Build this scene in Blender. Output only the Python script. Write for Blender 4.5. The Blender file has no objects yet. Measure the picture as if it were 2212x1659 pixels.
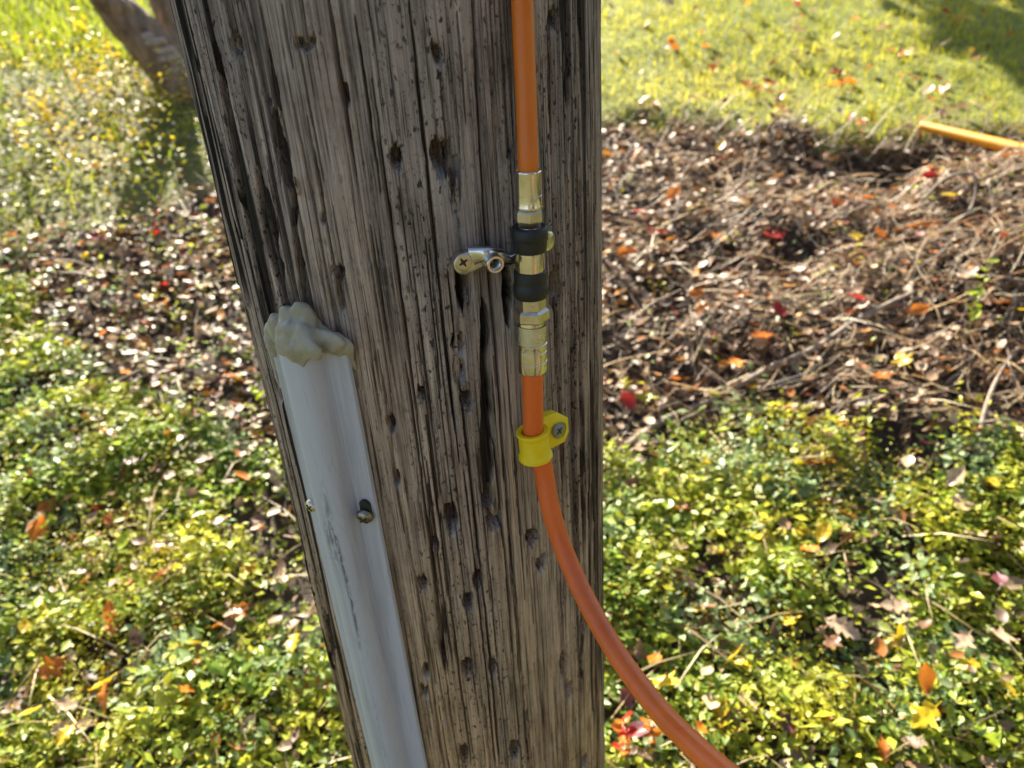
import bpy, bmesh, math, random
import numpy as np
from mathutils import Vector, Matrix

random.seed(7)
RNG = np.random.default_rng(7)
scene = bpy.context.scene
COL = scene.collection
R_ = math.radians

# ------------------------------------------------------------------ camera
W0, H0, F0 = 2212.0, 1659.0, 1723.0          # measuring frame and focal length in its pixels
CAM = np.array([0.0, 0.0, 1.30])
_dn = np.array([213.0, -3157.0, -F0]); _dn /= np.linalg.norm(_dn)      # straight down, in camera axes (right, up, back)
Zc = -_dn
_f = np.array([0, 0, -1.0])
Yc = _f - _f.dot(Zc) * Zc; Yc /= np.linalg.norm(Yc)
Xc = np.cross(Yc, Zc)
C2W = np.stack([Xc, Yc, Zc])                  # camera axes -> world
cam_data = bpy.data.cameras.new('camera')
cam = bpy.data.objects.new('camera', cam_data)
COL.objects.link(cam)
m4 = Matrix.Identity(4)
for i in range(3):
    for j in range(3):
        m4[i][j] = C2W[i, j]
    m4[i][3] = CAM[i]
cam.matrix_world = m4
cam_data.sensor_width = 36.0
cam_data.lens = 36.0 * F0 / W0
cam_data.clip_start = 0.02
cam_data.clip_end = 2000.0
cam_data.dof.use_dof = True
cam_data.dof.aperture_fstop = 7.6
cam_data.dof.aperture_blades = 0
scene.camera = cam

# ------------------------------------------------------------------ sky, sun, exposure
SUN_EL, SUN_AZ = R_(34.0), R_(-18.0)          # azimuth from +Y towards +X : in front of the camera, a little left
world = bpy.data.worlds.new('World'); scene.world = world
world.use_nodes = True
wn = world.node_tree.nodes; wl = world.node_tree.links
bg = wn['Background']
sky = wn.new('ShaderNodeTexSky'); sky.sky_type = 'NISHITA'; sky.sun_disc = False
sky.sun_elevation = SUN_EL; sky.sun_rotation = SUN_AZ
sky.altitude = 100; sky.air_density = 1.0; sky.dust_density = 1.4; sky.ozone_density = 1.0
wl.new(sky.outputs[0], bg.inputs[0]); bg.inputs[1].default_value = 0.062
sun_d = bpy.data.lights.new('sun', 'SUN'); sun_d.energy = 5.0; sun_d.angle = R_(0.53)
sun_d.color = (1.0, 0.90, 0.74)
sun = bpy.data.objects.new('sun', sun_d); COL.objects.link(sun)
sdir = Vector((math.sin(SUN_AZ) * math.cos(SUN_EL), math.cos(SUN_AZ) * math.cos(SUN_EL), math.sin(SUN_EL)))
sun.rotation_euler = sdir.to_track_quat('Z', 'Y').to_euler()
vs = scene.view_settings
vs.view_transform = 'Standard'; vs.look = 'None'; vs.exposure = 2.1; vs.gamma = 1.0
vs.use_curve_mapping = False
scene.cycles.max_bounces = 6
scene.cycles.sample_clamp_indirect = 4.0

# ------------------------------------------------------------------ pixel / world helpers
def raydir(px, py):
    c = np.array([(px - W0 / 2) / F0, -(py - H0 / 2) / F0, -1.0])
    d = C2W @ c
    return d / np.linalg.norm(d)

def project(P):
    P = np.atleast_2d(P)
    c = (P - CAM) @ C2W
    z = np.maximum(-c[:, 2], 1e-3)
    return np.stack([W0 / 2 + F0 * c[:, 0] / z, H0 / 2 - F0 * c[:, 1] / z, -c[:, 2]], 1)

# pole axis from the two edge lines
R = 0.145
_l = raydir(370 + 0.238 * 830, 830); _r = raydir(1300, 830)
azl, azr = math.atan2(_l[0], _l[1]), math.atan2(_r[0], _r[1])
DP = R / math.sin((azr - azl) / 2); azm = (azl + azr) / 2
PAX = np.array([CAM[0] + DP * math.sin(azm), CAM[1] + DP * math.cos(azm)])
EF = np.array([-math.sin(azm), -math.cos(azm)])
ER = np.array([math.cos(azm), -math.sin(azm)])

def S(px, py, off=0.0):
    """point where the view ray meets the pole's cylinder grown by off"""
    d = raydir(px, py); o = CAM[:2] - PAX
    a = d[0]**2 + d[1]**2; b = 2 * (o[0]*d[0] + o[1]*d[1]); c = o.dot(o) - (R + off)**2
    q = max(b*b - 4*a*c, 0.0)
    t = (-b - math.sqrt(q)) / (2 * a)
    return CAM + t * d

def th_z(P):
    v = P[:2] - PAX
    return math.atan2(v.dot(ER), v.dot(EF)), P[2]

def pole_frame(th):
    n2 = math.cos(th) * EF + math.sin(th) * ER
    n = np.array([n2[0], n2[1], 0]); t = np.array([-n2[1], n2[0], 0])
    if t[:2].dot(math.cos(th) * ER - math.sin(th) * EF) < 0: t = -t
    return t, np.array([0, 0, 1.0]), n        # along the surface to the right, up, outwards

cam_data.dof.focus_distance = float(project(S(1100, 800, 0.01))[0, 2])

# noise --------------------------------------------------------------
_tab = RNG.random((256, 256))
def vnoise(x, y, seed=0):
    x = np.asarray(x, float) + seed * 17.31; y = np.asarray(y, float) + seed * 9.73
    xi = np.floor(x).astype(int); yi = np.floor(y).astype(int)
    fx = x - xi; fy = y - yi
    fx = fx*fx*(3-2*fx); fy = fy*fy*(3-2*fy)
    a = _tab[xi & 255, yi & 255]; b = _tab[(xi+1) & 255, yi & 255]
    c = _tab[xi & 255, (yi+1) & 255]; d = _tab[(xi+1) & 255, (yi+1) & 255]
    return (a*(1-fx)+b*fx)*(1-fy) + (c*(1-fx)+d*fx)*fy
def fbm(x, y, seed=0, o=3):
    s = 0; a = 1; t = 0
    for k in range(o):
        s = s + a * vnoise(np.asarray(x)*2**k, np.asarray(y)*2**k, seed + 3*k); t += a; a *= 0.5
    return s / t
def sstep(a, b, x):
    t = np.clip((x - a) / (b - a), 0, 1); return t*t*(3-2*t)

# ground height ------------------------------------------------------
SLOPE = 0.25
def ground(x, y):
    x = np.asarray(x, float); y = np.asarray(y, float)
    yy = np.where(y < -2, -2 - 2.0*(1-np.exp((y+2)/2.0)), y)
    yy = np.where(yy > 7, 7 + 9.0*(1-np.exp(-(yy-7)/9.0)), yy)
    z = SLOPE * yy
    z = z + 0.21 * np.exp(-(((x-1.60)/0.66)**2 + ((y-1.88)/0.40)**2))     # brush mound
    z = z + 0.05 * (fbm(x*1.3, y*1.3, 5) - 0.5) + 0.02*(fbm(x*5, y*5, 8) - 0.5)
    wb = sstep(0.15, 0.5, x)*sstep(1.15, 1.5, y)*(1 - sstep(2.3, 2.7, y))
    z = z + wb*(0.13*(fbm(x*3.2, y*4.2, 12) - 0.5) + 0.06*(vnoise(x*9, y*9, 14) - 0.5))
    # sod edge: the lawn stands a hand higher than the bare bed
    ye = np.interp(x, [0.2, 0.7, 1.1, 1.5, 2.5], [2.86, 2.80, 2.56, 2.42, 2.32]) + 0.05*np.sin(x*5.0) + 0.03*np.sin(13*x)
    z = z + 0.05 * sstep(-0.02, 0.10, y - ye) * sstep(0.2, 0.5, x)
    z = z - 0.17 * np.exp(-(((x-1.20)/0.22)**2 + ((y-2.41)/0.11)**2))     # small pit under the sod edge
    return z

def G(px, py, h=0.0):
    d = raydir(px, py); lo, hi, n = 0.3, 16.0, 400
    for _ in range(3):
        t = np.linspace(lo, hi, n); P = CAM + t[:, None]*d
        b = P[:, 2] < ground(P[:, 0], P[:, 1]) + h
        i = int(np.argmax(b)) if b.any() else n - 1
        lo, hi, n = t[max(i-1, 0)], t[i], 24
    return P[i]

# ------------------------------------------------------------------ object helpers
WL = {}
def thing(name, loc, label, cat, group=None):
    o = bpy.data.objects.new(name, None); COL.objects.link(o)
    o.empty_display_size = 0.05
    o.location = [float(v) for v in loc]; WL[o] = np.array(loc, float)
    tag(o, label, cat, group); return o
def tag(o, label=None, cat=None, group=None, kind=None):
    if label: o['label'] = label
    if cat: o['category'] = cat
    if group: o['group'] = group
    if kind: o['kind'] = kind
    return o
def link(name, me, mat=None, parent=None, loc=None):
    o = bpy.data.objects.new(name, me); COL.objects.link(o)
    if mat is not None and len(me.materials) == 0: me.materials.append(mat)
    if parent is not None: o.parent = parent
    base = WL.get(parent, np.zeros(3))
    if loc is not None:
        o.location = [float(v) for v in (np.array(loc, float) - base)]
        WL[o] = np.array(loc, float)
    else:
        WL[o] = base
    return o
def build(name, verts, faces, mat, parent=None, smooth=True, sharp=None):
    """verts in world space; the object sits at its parent's origin"""
    base = WL.get(parent, np.zeros(3))
    v = np.asarray(verts, float) - base
    me = bpy.data.meshes.new(name)
    me.from_pydata([tuple(p) for p in v], [], [tuple(f) for f in faces])
    bm = bmesh.new(); bm.from_mesh(me)
    bmesh.ops.recalc_face_normals(bm, faces=bm.faces)
    if sharp:
        for e in bm.edges:
            if len(e.link_faces) == 2 and e.calc_face_angle(0) > R_(sharp): e.smooth = False
    for f in bm.faces: f.smooth = smooth
    bm.to_mesh(me); bm.free()
    return link(name, me, mat, parent)
def big_mesh(name, V, Fc, mat, col=None, kind=None, smooth=False, attrs=None):
    """V (n,3), Fc (m,k) arrays; col per-vertex colour"""
    me = bpy.data.meshes.new(name)
    k = Fc.shape[1]
    me.vertices.add(len(V)); me.vertices.foreach_set('co', np.ascontiguousarray(V, dtype=np.float32).ravel())
    me.loops.add(Fc.size); me.loops.foreach_set('vertex_index', np.ascontiguousarray(Fc, dtype=np.int32).ravel())
    me.polygons.add(len(Fc))
    me.polygons.foreach_set('loop_start', np.arange(0, Fc.size, k, dtype=np.int32))
    me.polygons.foreach_set('loop_total', np.full(len(Fc), k, dtype=np.int32))
    if smooth: me.polygons.foreach_set('use_smooth', np.ones(len(Fc), dtype=bool))
    me.update(calc_edges=True)
    if col is not None:
        a = me.color_attributes.new('col', 'FLOAT_COLOR', 'POINT')
        c4 = np.ones((len(V), 4), np.float32); c4[:, :3] = col
        a.data.foreach_set('color', c4.ravel())
    for an, av in (attrs or {}).items():
        a = me.attributes.new(an, 'FLOAT', 'POINT'); a.data.foreach_set('value', np.asarray(av, np.float32))
    o = link(name, me, mat)
    if kind: o['kind'] = kind
    return o
def frame_from(d):
    d = np.asarray(d, float); d = d / np.linalg.norm(d)
    a = np.array([0, 0, 1.0]) if abs(d[2]) < 0.9 else np.array([1.0, 0, 0])
    u = np.cross(a, d); u /= np.linalg.norm(u)
    return u, np.cross(d, u), d
def lathe(name, A, D, prof, mat, parent, seg=40, rot=0.0, cap0=True, cap1=True, sharp=35, smooth=True, rfun=None):
    """turn prof [(t, r)] about the axis through A along D"""
    u, v, d = frame_from(D); V = []; Fc = []
    for (t, r) in prof:
        for k in range(seg):
            a = rot + 2*math.pi*k/seg
            rr = r * (rfun(a, t) if rfun else 1.0)
            V.append(np.asarray(A) + d*t + rr*(math.cos(a)*u + math.sin(a)*v))
    for i in range(len(prof)-1):
        for k in range(seg):
            k2 = (k+1) % seg
            Fc.append((i*seg+k, i*seg+k2, (i+1)*seg+k2, (i+1)*seg+k))
    if cap0: Fc.append(tuple(range(seg)))
    if cap1: Fc.append(tuple((len(prof)-1)*seg + k for k in range(seg)))
    return build(name, V, Fc, mat, parent, smooth, sharp)
def catmull(P, n):
    P = [np.asarray(p, float) for p in P]
    P = [2*P[0]-P[1]] + P + [2*P[-1]-P[-2]]
    out = []
    for i in range(1, len(P)-2):
        for k in range(n):
            t = k/n
            out.append(0.5*((2*P[i]) + (-P[i-1]+P[i+1])*t + (2*P[i-1]-5*P[i]+4*P[i+1]-P[i+2])*t*t + (-P[i-1]+3*P[i]-3*P[i+1]+P[i+2])*t**3))
    out.append(P[-2]); return out
def tube_geo(pts, rad, seg=16, cap=True):
    pts = [np.asarray(p, float) for p in pts]; n = len(pts)
    rad = [rad]*n if np.isscalar(rad) else rad
    V = []; Fc = []; u = None
    for i in range(n):
        d = pts[min(i+1, n-1)] - pts[max(i-1, 0)]; d = d/np.linalg.norm(d)
        if u is None: u = frame_from(d)[0]
        u = u - u.dot(d)*d; u /= np.linalg.norm(u); v = np.cross(d, u)
        for k in range(seg):
            a = 2*math.pi*k/seg
            V.append(pts[i] + rad[i]*(math.cos(a)*u + math.sin(a)*v))
    for i in range(n-1):
        for k in range(seg):
            k2 = (k+1) % seg
            Fc.append((i*seg+k, i*seg+k2, (i+1)*seg+k2, (i+1)*seg+k))
    if cap:
        Fc.append(tuple(range(seg))); Fc.append(tuple((n-1)*seg+k for k in range(seg)))
    return V, Fc
def prism(name, poly, O, eu, ev, en, h0, h1, mat, parent, bevel=0.0, smooth=False):
    """flat outline poly [(a,b)] in the plane O,eu,ev raised from h0 to h1 along en, edges eased"""
    poly = [np.array(p, float) for p in poly]; n = len(poly)
    c = sum(poly)/n
    def ring(sh, h):
        out = []
        for p in poly:
            d = p - c; L = np.linalg.norm(d); q = c + d*(1 - sh/L)
            out.append(O + eu*q[0] + ev*q[1] + en*h)
        return out
    rings = [ring(0, h0), ring(0, h1-bevel), ring(bevel*0.35, h1-bevel*0.35), ring(bevel, h1)] if bevel > 0 else [ring(0, h0), ring(0, h1)]
    V = sum(rings, []); Fc = []
    for i in range(len(rings)-1):
        for k in range(n):
            k2 = (k+1) % n
            Fc.append((i*n+k, i*n+k2, (i+1)*n+k2, (i+1)*n+k))
    Fc.append(tuple(range(n))); Fc.append(tuple((len(rings)-1)*n+k for k in range(n)))
    return build(name, V, Fc, mat, parent, smooth or bevel > 0, 50)

# ------------------------------------------------------------------ materials
def new_mat(name):
    m = bpy.data.materials.new(name); m.use_nodes = True
    nt = m.node_tree; b = nt.nodes['Principled BSDF']
    return m, nt, b
def node(nt, t, **kw):
    n = nt.nodes.new(t)
    for k, v in kw.items(): setattr(n, k, v)
    return n
def noise_node(nt, scale, detail=4, rough=0.55, vec=None, dist=0.0):
    n = node(nt, 'ShaderNodeTexNoise')
    n.inputs['Scale'].default_value = scale; n.inputs['Detail'].default_value = detail
    n.inputs['Roughness'].default_value = rough; n.inputs['Distortion'].default_value = dist
    if vec is not None: nt.links.new(vec, n.inputs['Vector'])
    return n
def ramp(nt, fac, stops):
    r = node(nt, 'ShaderNodeValToRGB')
    el = r.color_ramp.elements
    while len(el) > 1: el.remove(el[-1])
    el[0].position, el[0].color = stops[0][0], tuple(stops[0][1]) + (1,)
    for p, c in stops[1:]:
        e = el.new(p); e.color = tuple(c) + (1,)
    nt.links.new(fac, r.inputs[0]); return r
def mapping(nt, scale, src='Object'):
    tc = node(nt, 'ShaderNodeTexCoord'); mp = node(nt, 'ShaderNodeMapping')
    mp.inputs['Scale'].default_value = scale
    nt.links.new(tc.outputs[src], mp.inputs['Vector']); return mp.outputs[0]
def mix_rgb(nt, a, b, fac, mode='MIX'):
    n = node(nt, 'ShaderNodeMix'); n.data_type = 'RGBA'; n.blend_type = mode
    for s, v in ((n.inputs[6], a), (n.inputs[7], b), (n.inputs[0], fac)):
        if hasattr(v, 'links'): nt.links.new(v, s)
        elif isinstance(v, (int, float)): s.default_value = v
        else: s.default_value = tuple(v) + (1,)
    return n.outputs[2]
def bump(nt, h, strength, dist, prev=None):
    b = node(nt, 'ShaderNodeBump'); b.inputs['Strength'].default_value = strength
    b.inputs['Distance'].default_value = dist
    nt.links.new(h, b.inputs['Height'])
    if prev is not None: nt.links.new(prev, b.inputs['Normal'])
    return b.outputs[0]
def simple_mat(name, c1, c2, scale, rough=(0.4, 0.55), metallic=0.0, bstr=0.0, bdist=0.001, stretch=(1, 1, 1), spec=0.5, sss=0.0, coat=0.0):
    m, nt, b = new_mat(name)
    v = mapping(nt, stretch)
    n = noise_node(nt, scale, 5, 0.6, v)
    r = ramp(nt, n.outputs[0], [(0.3, c1), (0.7, c2)])
    nt.links.new(r.outputs[0], b.inputs['Base Color'])
    mr = node(nt, 'ShaderNodeMapRange'); mr.inputs[3].default_value, mr.inputs[4].default_value = rough
    n2 = noise_node(nt, scale*2.7, 4, 0.6, v); nt.links.new(n2.outputs[0], mr.inputs[0])
    nt.links.new(mr.outputs[0], b.inputs['Roughness'])
    b.inputs['Metallic'].default_value = metallic
    b.inputs['Specular IOR Level'].default_value = spec
    if sss:
        b.inputs['Subsurface Weight'].default_value = sss
        b.inputs['Subsurface Radius'].default_value = (1, 0.9, 0.6); b.inputs['Subsurface Scale'].default_value = 0.006
    if coat: b.inputs['Coat Weight'].default_value = coat
    if bstr: nt.links.new(bump(nt, n2.outputs[0], bstr, bdist), b.inputs['Normal'])
    return m
def leaf_mat(name, rough=0.38, trans=0.42, spec=0.5, col=None, vein=True):
    """thin leaf: colour from the mesh (or given), gloss on top, light through it"""
    m, nt, b = new_mat(name)
    if col is None:
        a = node(nt, 'ShaderNodeAttribute'); a.attribute_name = 'col'; c = a.outputs[0]
        n = noise_node(nt, 90, 3, 0.6, mapping(nt, (1, 1, 1)))
        c = mix_rgb(nt, c, ramp(nt, n.outputs[0], [(0.3, (0.72, 0.70, 0.66)), (0.7, (1.15, 1.12, 1.0))]).outputs[0], 1.0, 'MULTIPLY')
    else:
        n = noise_node(nt, 60, 4, 0.65, mapping(nt, (1, 1, 1)))
        oi = node(nt, 'ShaderNodeObjectInfo')
        c = ramp(nt, n.outputs[0], [(0.25, [v*0.55 for v in col]), (0.55, col), (0.8, [min(1, v*1.25) for v in col])]).outputs[0]
        hs = node(nt, 'ShaderNodeHueSaturation')
        mr = node(nt, 'ShaderNodeMapRange'); mr.inputs[3].default_value = 0.7; mr.inputs[4].default_value = 1.25
        nt.links.new(oi.outputs['Random'], mr.inputs[0]); nt.links.new(mr.outputs[0], hs.inputs['Value'])
        nt.links.new(c, hs.inputs['Color']); c = hs.outputs[0]
    nt.links.new(c, b.inputs['Base Color'])
    b.inputs['Roughness'].default_value = rough; b.inputs['Specular IOR Level'].default_value = spec
    t = node(nt, 'ShaderNodeBsdfTranslucent'); nt.links.new(c, t.inputs[0])
    mx = node(nt, 'ShaderNodeMixShader'); mx.inputs[0].default_value = trans
    out = nt.nodes['Material Output']
    nt.links.new(b.outputs[0], mx.inputs[1]); nt.links.new(t.outputs[0], mx.inputs[2])
    nt.links.new(mx.outputs[0], out.inputs[0])
    return m

def wood_mat():
    m, nt, b = new_mat('weathered_pole_wood')
    L = nt.links.new
    v_fine = mapping(nt, (1, 1, 0.022))
    v_mid = mapping(nt, (1, 1, 0.10))
    v_iso = mapping(nt, (1, 1, 1))
    v_speck = mapping(nt, (1, 1, 0.55))
    fine = noise_node(nt, 430, 6, 0.72, v_fine)
    mid = noise_node(nt, 130, 4, 0.6, v_fine)
    broad = noise_node(nt, 9, 4, 0.6, v_mid)
    patch = noise_node(nt, 26, 5, 0.65, v_iso)
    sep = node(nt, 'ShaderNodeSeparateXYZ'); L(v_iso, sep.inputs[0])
    # grey top, browner foot: part weathering, part painted sky light and ground bounce, noisy
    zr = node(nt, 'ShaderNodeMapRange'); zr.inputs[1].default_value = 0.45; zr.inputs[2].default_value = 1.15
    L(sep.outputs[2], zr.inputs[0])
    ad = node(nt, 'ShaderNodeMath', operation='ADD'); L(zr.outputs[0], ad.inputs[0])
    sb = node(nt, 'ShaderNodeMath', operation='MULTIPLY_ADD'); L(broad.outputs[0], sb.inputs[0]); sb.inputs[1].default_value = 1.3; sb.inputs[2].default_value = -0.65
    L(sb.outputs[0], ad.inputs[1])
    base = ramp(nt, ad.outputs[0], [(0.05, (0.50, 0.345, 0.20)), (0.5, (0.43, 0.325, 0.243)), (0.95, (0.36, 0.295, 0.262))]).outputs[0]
    g1 = ramp(nt, fine.outputs[0], [(0.34, (0.12, 0.11, 0.10)), (0.46, (0.85, 0.85, 0.85)), (0.64, (1.45, 1.43, 1.40))]).outputs[0]
    g2 = ramp(nt, mid.outputs[0], [(0.30, (0.30, 0.26, 0.23)), (0.48, (1.0, 1.0, 1.0)), (0.72, (1.28, 1.27, 1.24))]).outputs[0]
    hair = noise_node(nt, 760, 3, 0.6, mapping(nt, (1, 1, 0.014)))
    g3 = ramp(nt, hair.outputs[0], [(0.36, (0.25, 0.23, 0.21)), (0.43, (1, 1, 1))]).outputs[0]
    base = mix_rgb(nt, base, g3, 1.0, 'MULTIPLY')
    c = mix_rgb(nt, base, g1, 1.0, 'MULTIPLY'); c = mix_rgb(nt, c, g2, 0.45, 'MULTIPLY')
    pr = ramp(nt, patch.outputs[0], [(0.30, (0.62, 0.58, 0.55)), (0.5, (1, 1, 1)), (0.75, (1.12, 1.10, 1.06))]).outputs[0]
    c = mix_rgb(nt, c, pr, 0.8, 'MULTIPLY')
    # mildew specks
    def specks(scale, thr, seed_off):
        vo = node(nt, 'ShaderNodeTexVoronoi'); vo.inputs['Scale'].default_value = scale
        mp = node(nt, 'ShaderNodeMapping'); mp.inputs['Location'].default_value = (seed_off, 0, 0); L(v_speck, mp.inputs[0])
        ds = noise_node(nt, scale*1.2, 2, 0.5, v_speck)
        va = node(nt, 'ShaderNodeVectorMath', operation='MULTIPLY_ADD'); L(ds.outputs[1], va.inputs[0]); va.inputs[1].default_value = (0.006, 0.006, 0.006); L(mp.outputs[0], va.inputs[2])
        L(va.outputs[0], vo.inputs['Vector'])
        return ramp(nt, vo.outputs['Distance'], [(thr*0.55, (1, 1, 1)), (thr, (0, 0, 0))]).outputs[0], vo
    s1, vo1 = specks(230, 0.30, 0.0)
    s2, vo2 = specks(480, 0.27, 3.0)
    sm = noise_node(nt, 16, 3, 0.6, v_mid)
    smr = ramp(nt, sm.outputs[0], [(0.42, (0, 0, 0)), (0.62, (1, 1, 1))]).outputs[0]
    k1 = mix_rgb(nt, (0, 0, 0), s1, smr); k2 = mix_rgb(nt, (0, 0, 0), s2, smr)
    c = mix_rgb(nt, c, (0.045, 0.038, 0.034), k1); c = mix_rgb(nt, c, (0.06, 0.05, 0.045), k2)
    # pale scuffs with a blue-grey cast (treated fibre torn open)
    at2 = node(nt, 'ShaderNodeAttribute'); at2.attribute_name = 'scuff'
    sc = noise_node(nt, 90, 4, 0.7, v_iso)
    scr = ramp(nt, sc.outputs[0], [(0.48, (0, 0, 0)), (0.62, (1, 1, 1))]).outputs[0]
    mm = node(nt, 'ShaderNodeMath', operation='MULTIPLY'); L(at2.outputs['Fac'], mm.inputs[0]); L(scr, mm.inputs[1])
    c = mix_rgb(nt, c, (0.36, 0.36, 0.38), mm.outputs[0])
    # creosote: black streaks
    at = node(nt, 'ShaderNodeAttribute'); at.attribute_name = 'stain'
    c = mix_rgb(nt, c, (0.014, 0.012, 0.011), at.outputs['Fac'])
    sp_ = node(nt, 'ShaderNodeMapRange'); sp_.inputs[3].default_value = 0.25; sp_.inputs[4].default_value = 0.05; L(at.outputs['Fac'], sp_.inputs[0]); L(sp_.outputs[0], b.inputs['Specular IOR Level'])
    L(c, b.inputs['Base Color'])
    b.inputs['Roughness'].default_value = 0.85
    n1 = bump(nt, fine.outputs[0], 1.0, 0.0016)
    n2 = bump(nt, mid.outputs[0], 0.6, 0.0018, n1)
    pit = mix_rgb(nt, (1, 1, 1), (0, 0, 0), k1)
    n3 = bump(nt, pit, 0.5, 0.0012, n2)
    L(n3, b.inputs['Normal'])
    return m

M = {}
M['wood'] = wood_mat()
M['splinter'] = simple_mat('split_wood', (0.16, 0.115, 0.075), (0.34, 0.265, 0.18), 260, (0.7, 0.9), bstr=0.5, stretch=(1, 1, 0.05))
def hose_mat(name, ca, cb):
    m, nt, b = new_mat(name)
    v = mapping(nt, (1, 1, 0.25))
    n = noise_node(nt, 60, 5, 0.65, v)
    c = ramp(nt, n.outputs[0], [(0.3, ca), (0.7, cb)]).outputs[0]
    d = noise_node(nt, 240, 5, 0.8, mapping(nt, (1, 1, 1)))
    c = mix_rgb(nt, c, (0.30, 0.09, 0.03), ramp(nt, d.outputs[0], [(0.66, (0, 0, 0)), (0.80, (0.7, 0.7, 0.7))]).outputs[0])
    nt.links.new(c, b.inputs['Base Color'])
    mr = node(nt, 'ShaderNodeMapRange'); mr.inputs[3].default_value = 0.30; mr.inputs[4].default_value = 0.52
    nt.links.new(n.outputs[0], mr.inputs[0]); nt.links.new(mr.outputs[0], b.inputs['Roughness'])
    b.inputs['Subsurface Weight'].default_value = 0.12; b.inputs['Subsurface Scale'].default_value = 0.003
    nt.links.new(bump(nt, d.outputs[0], 0.12, 0.0006), b.inputs['Normal'])
    return m
M['hose'] = hose_mat('red_orange_hose_rubber', (0.72, 0.125, 0.016), (0.84, 0.165, 0.022))
M['hose_up'] = hose_mat('yellow_orange_hose_rubber', (0.64, 0.145, 0.008), (0.76, 0.190, 0.012))
def metal_mat(name, ca, cb, r0, r1, spots=0.3, turn=True):
    m, nt, b = new_mat(name)
    v = mapping(nt, (1, 1, 14) if turn else (1, 1, 1))
    n = noise_node(nt, 220, 4, 0.6, v)
    big = noise_node(nt, 110, 4, 0.65, mapping(nt, (1, 1, 1)))
    c = ramp(nt, big.outputs[0], [(0.3, ca), (0.7, cb)]).outputs[0]
    sp = noise_node(nt, 420, 3, 0.6, mapping(nt, (1, 1, 1)))
    c = mix_rgb(nt, c, (0.16, 0.11, 0.05), ramp(nt, sp.outputs[0], [(0.66, (0, 0, 0)), (0.76, (spots, spots, spots))]).outputs[0])
    nt.links.new(c, b.inputs['Base Color']); b.inputs['Metallic'].default_value = 1.0
    mr = node(nt, 'ShaderNodeMapRange'); mr.inputs[3].default_value = r0; mr.inputs[4].default_value = r1
    nt.links.new(n.outputs[0], mr.inputs[0]); nt.links.new(mr.outputs[0], b.inputs['Roughness'])
    nt.links.new(bump(nt, n.outputs[0], 0.10, 0.0003), b.inputs['Normal'])
    return m
M['brass'] = metal_mat('yellow_zinc_plating', (0.64, 0.58, 0.52), (0.82, 0.76, 0.70), 0.07, 0.22, 0.6)
M['steel'] = metal_mat('clear_zinc_plating', (0.56, 0.55, 0.53), (0.72, 0.71, 0.69), 0.16, 0.34, 0.25, False)
M['brassflat'] = metal_mat('brass_hex_flats', (0.55, 0.47, 0.36), (0.71, 0.63, 0.51), 0.28, 0.45, 0.7, False)
M['dark_steel'] = metal_mat('tarnished_screw_steel', (0.22, 0.19, 0.15), (0.42, 0.37, 0.30), 0.22, 0.42, 0.8, False)
M['grey_screw'] = simple_mat('grey_coated_screw', (0.20, 0.21, 0.225), (0.30, 0.31, 0.325), 300, (0.4, 0.6), metallic=0.4, bstr=0.2, bdist=0.0003)
M['black_recess'] = simple_mat('screw_recess', (0.012, 0.012, 0.012), (0.03, 0.028, 0.025), 200, (0.5, 0.7))
M['rubber'] = simple_mat('black_rubber', (0.010, 0.010, 0.011), (0.020, 0.020, 0.021), 160, (0.38, 0.60), bstr=0.25, bdist=0.0005)
M['thread'] = simple_mat('sealing_tape_white', (0.50, 0.50, 0.48), (0.68, 0.68, 0.66), 300, (0.5, 0.7), bstr=0.4)
def clip_mat():
    m, nt, b = new_mat('yellow_printed_plastic')
    n = noise_node(nt, 120, 4, 0.6, mapping(nt, (1, 1, 1)))
    c = ramp(nt, n.outputs[0], [(0.3, (0.95, 0.66, 0.003)), (0.7, (0.98, 0.72, 0.005))]).outputs[0]
    nt.links.new(c, b.inputs['Base Color']); b.inputs['Roughness'].default_value = 0.34
    b.inputs['Subsurface Weight'].default_value = 0.2; b.inputs['Subsurface Scale'].default_value = 0.004
    w = node(nt, 'ShaderNodeTexWave'); w.bands_direction = 'Z'; w.inputs['Scale'].default_value = 520; w.inputs['Distortion'].default_value = 0.6
    nt.links.new(mapping(nt, (1, 1, 1)), w.inputs[0])
    nt.links.new(bump(nt, w.outputs[1], 0.35, 0.0004), b.inputs['Normal'])
    return m
M['clip'] = clip_mat()
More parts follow.
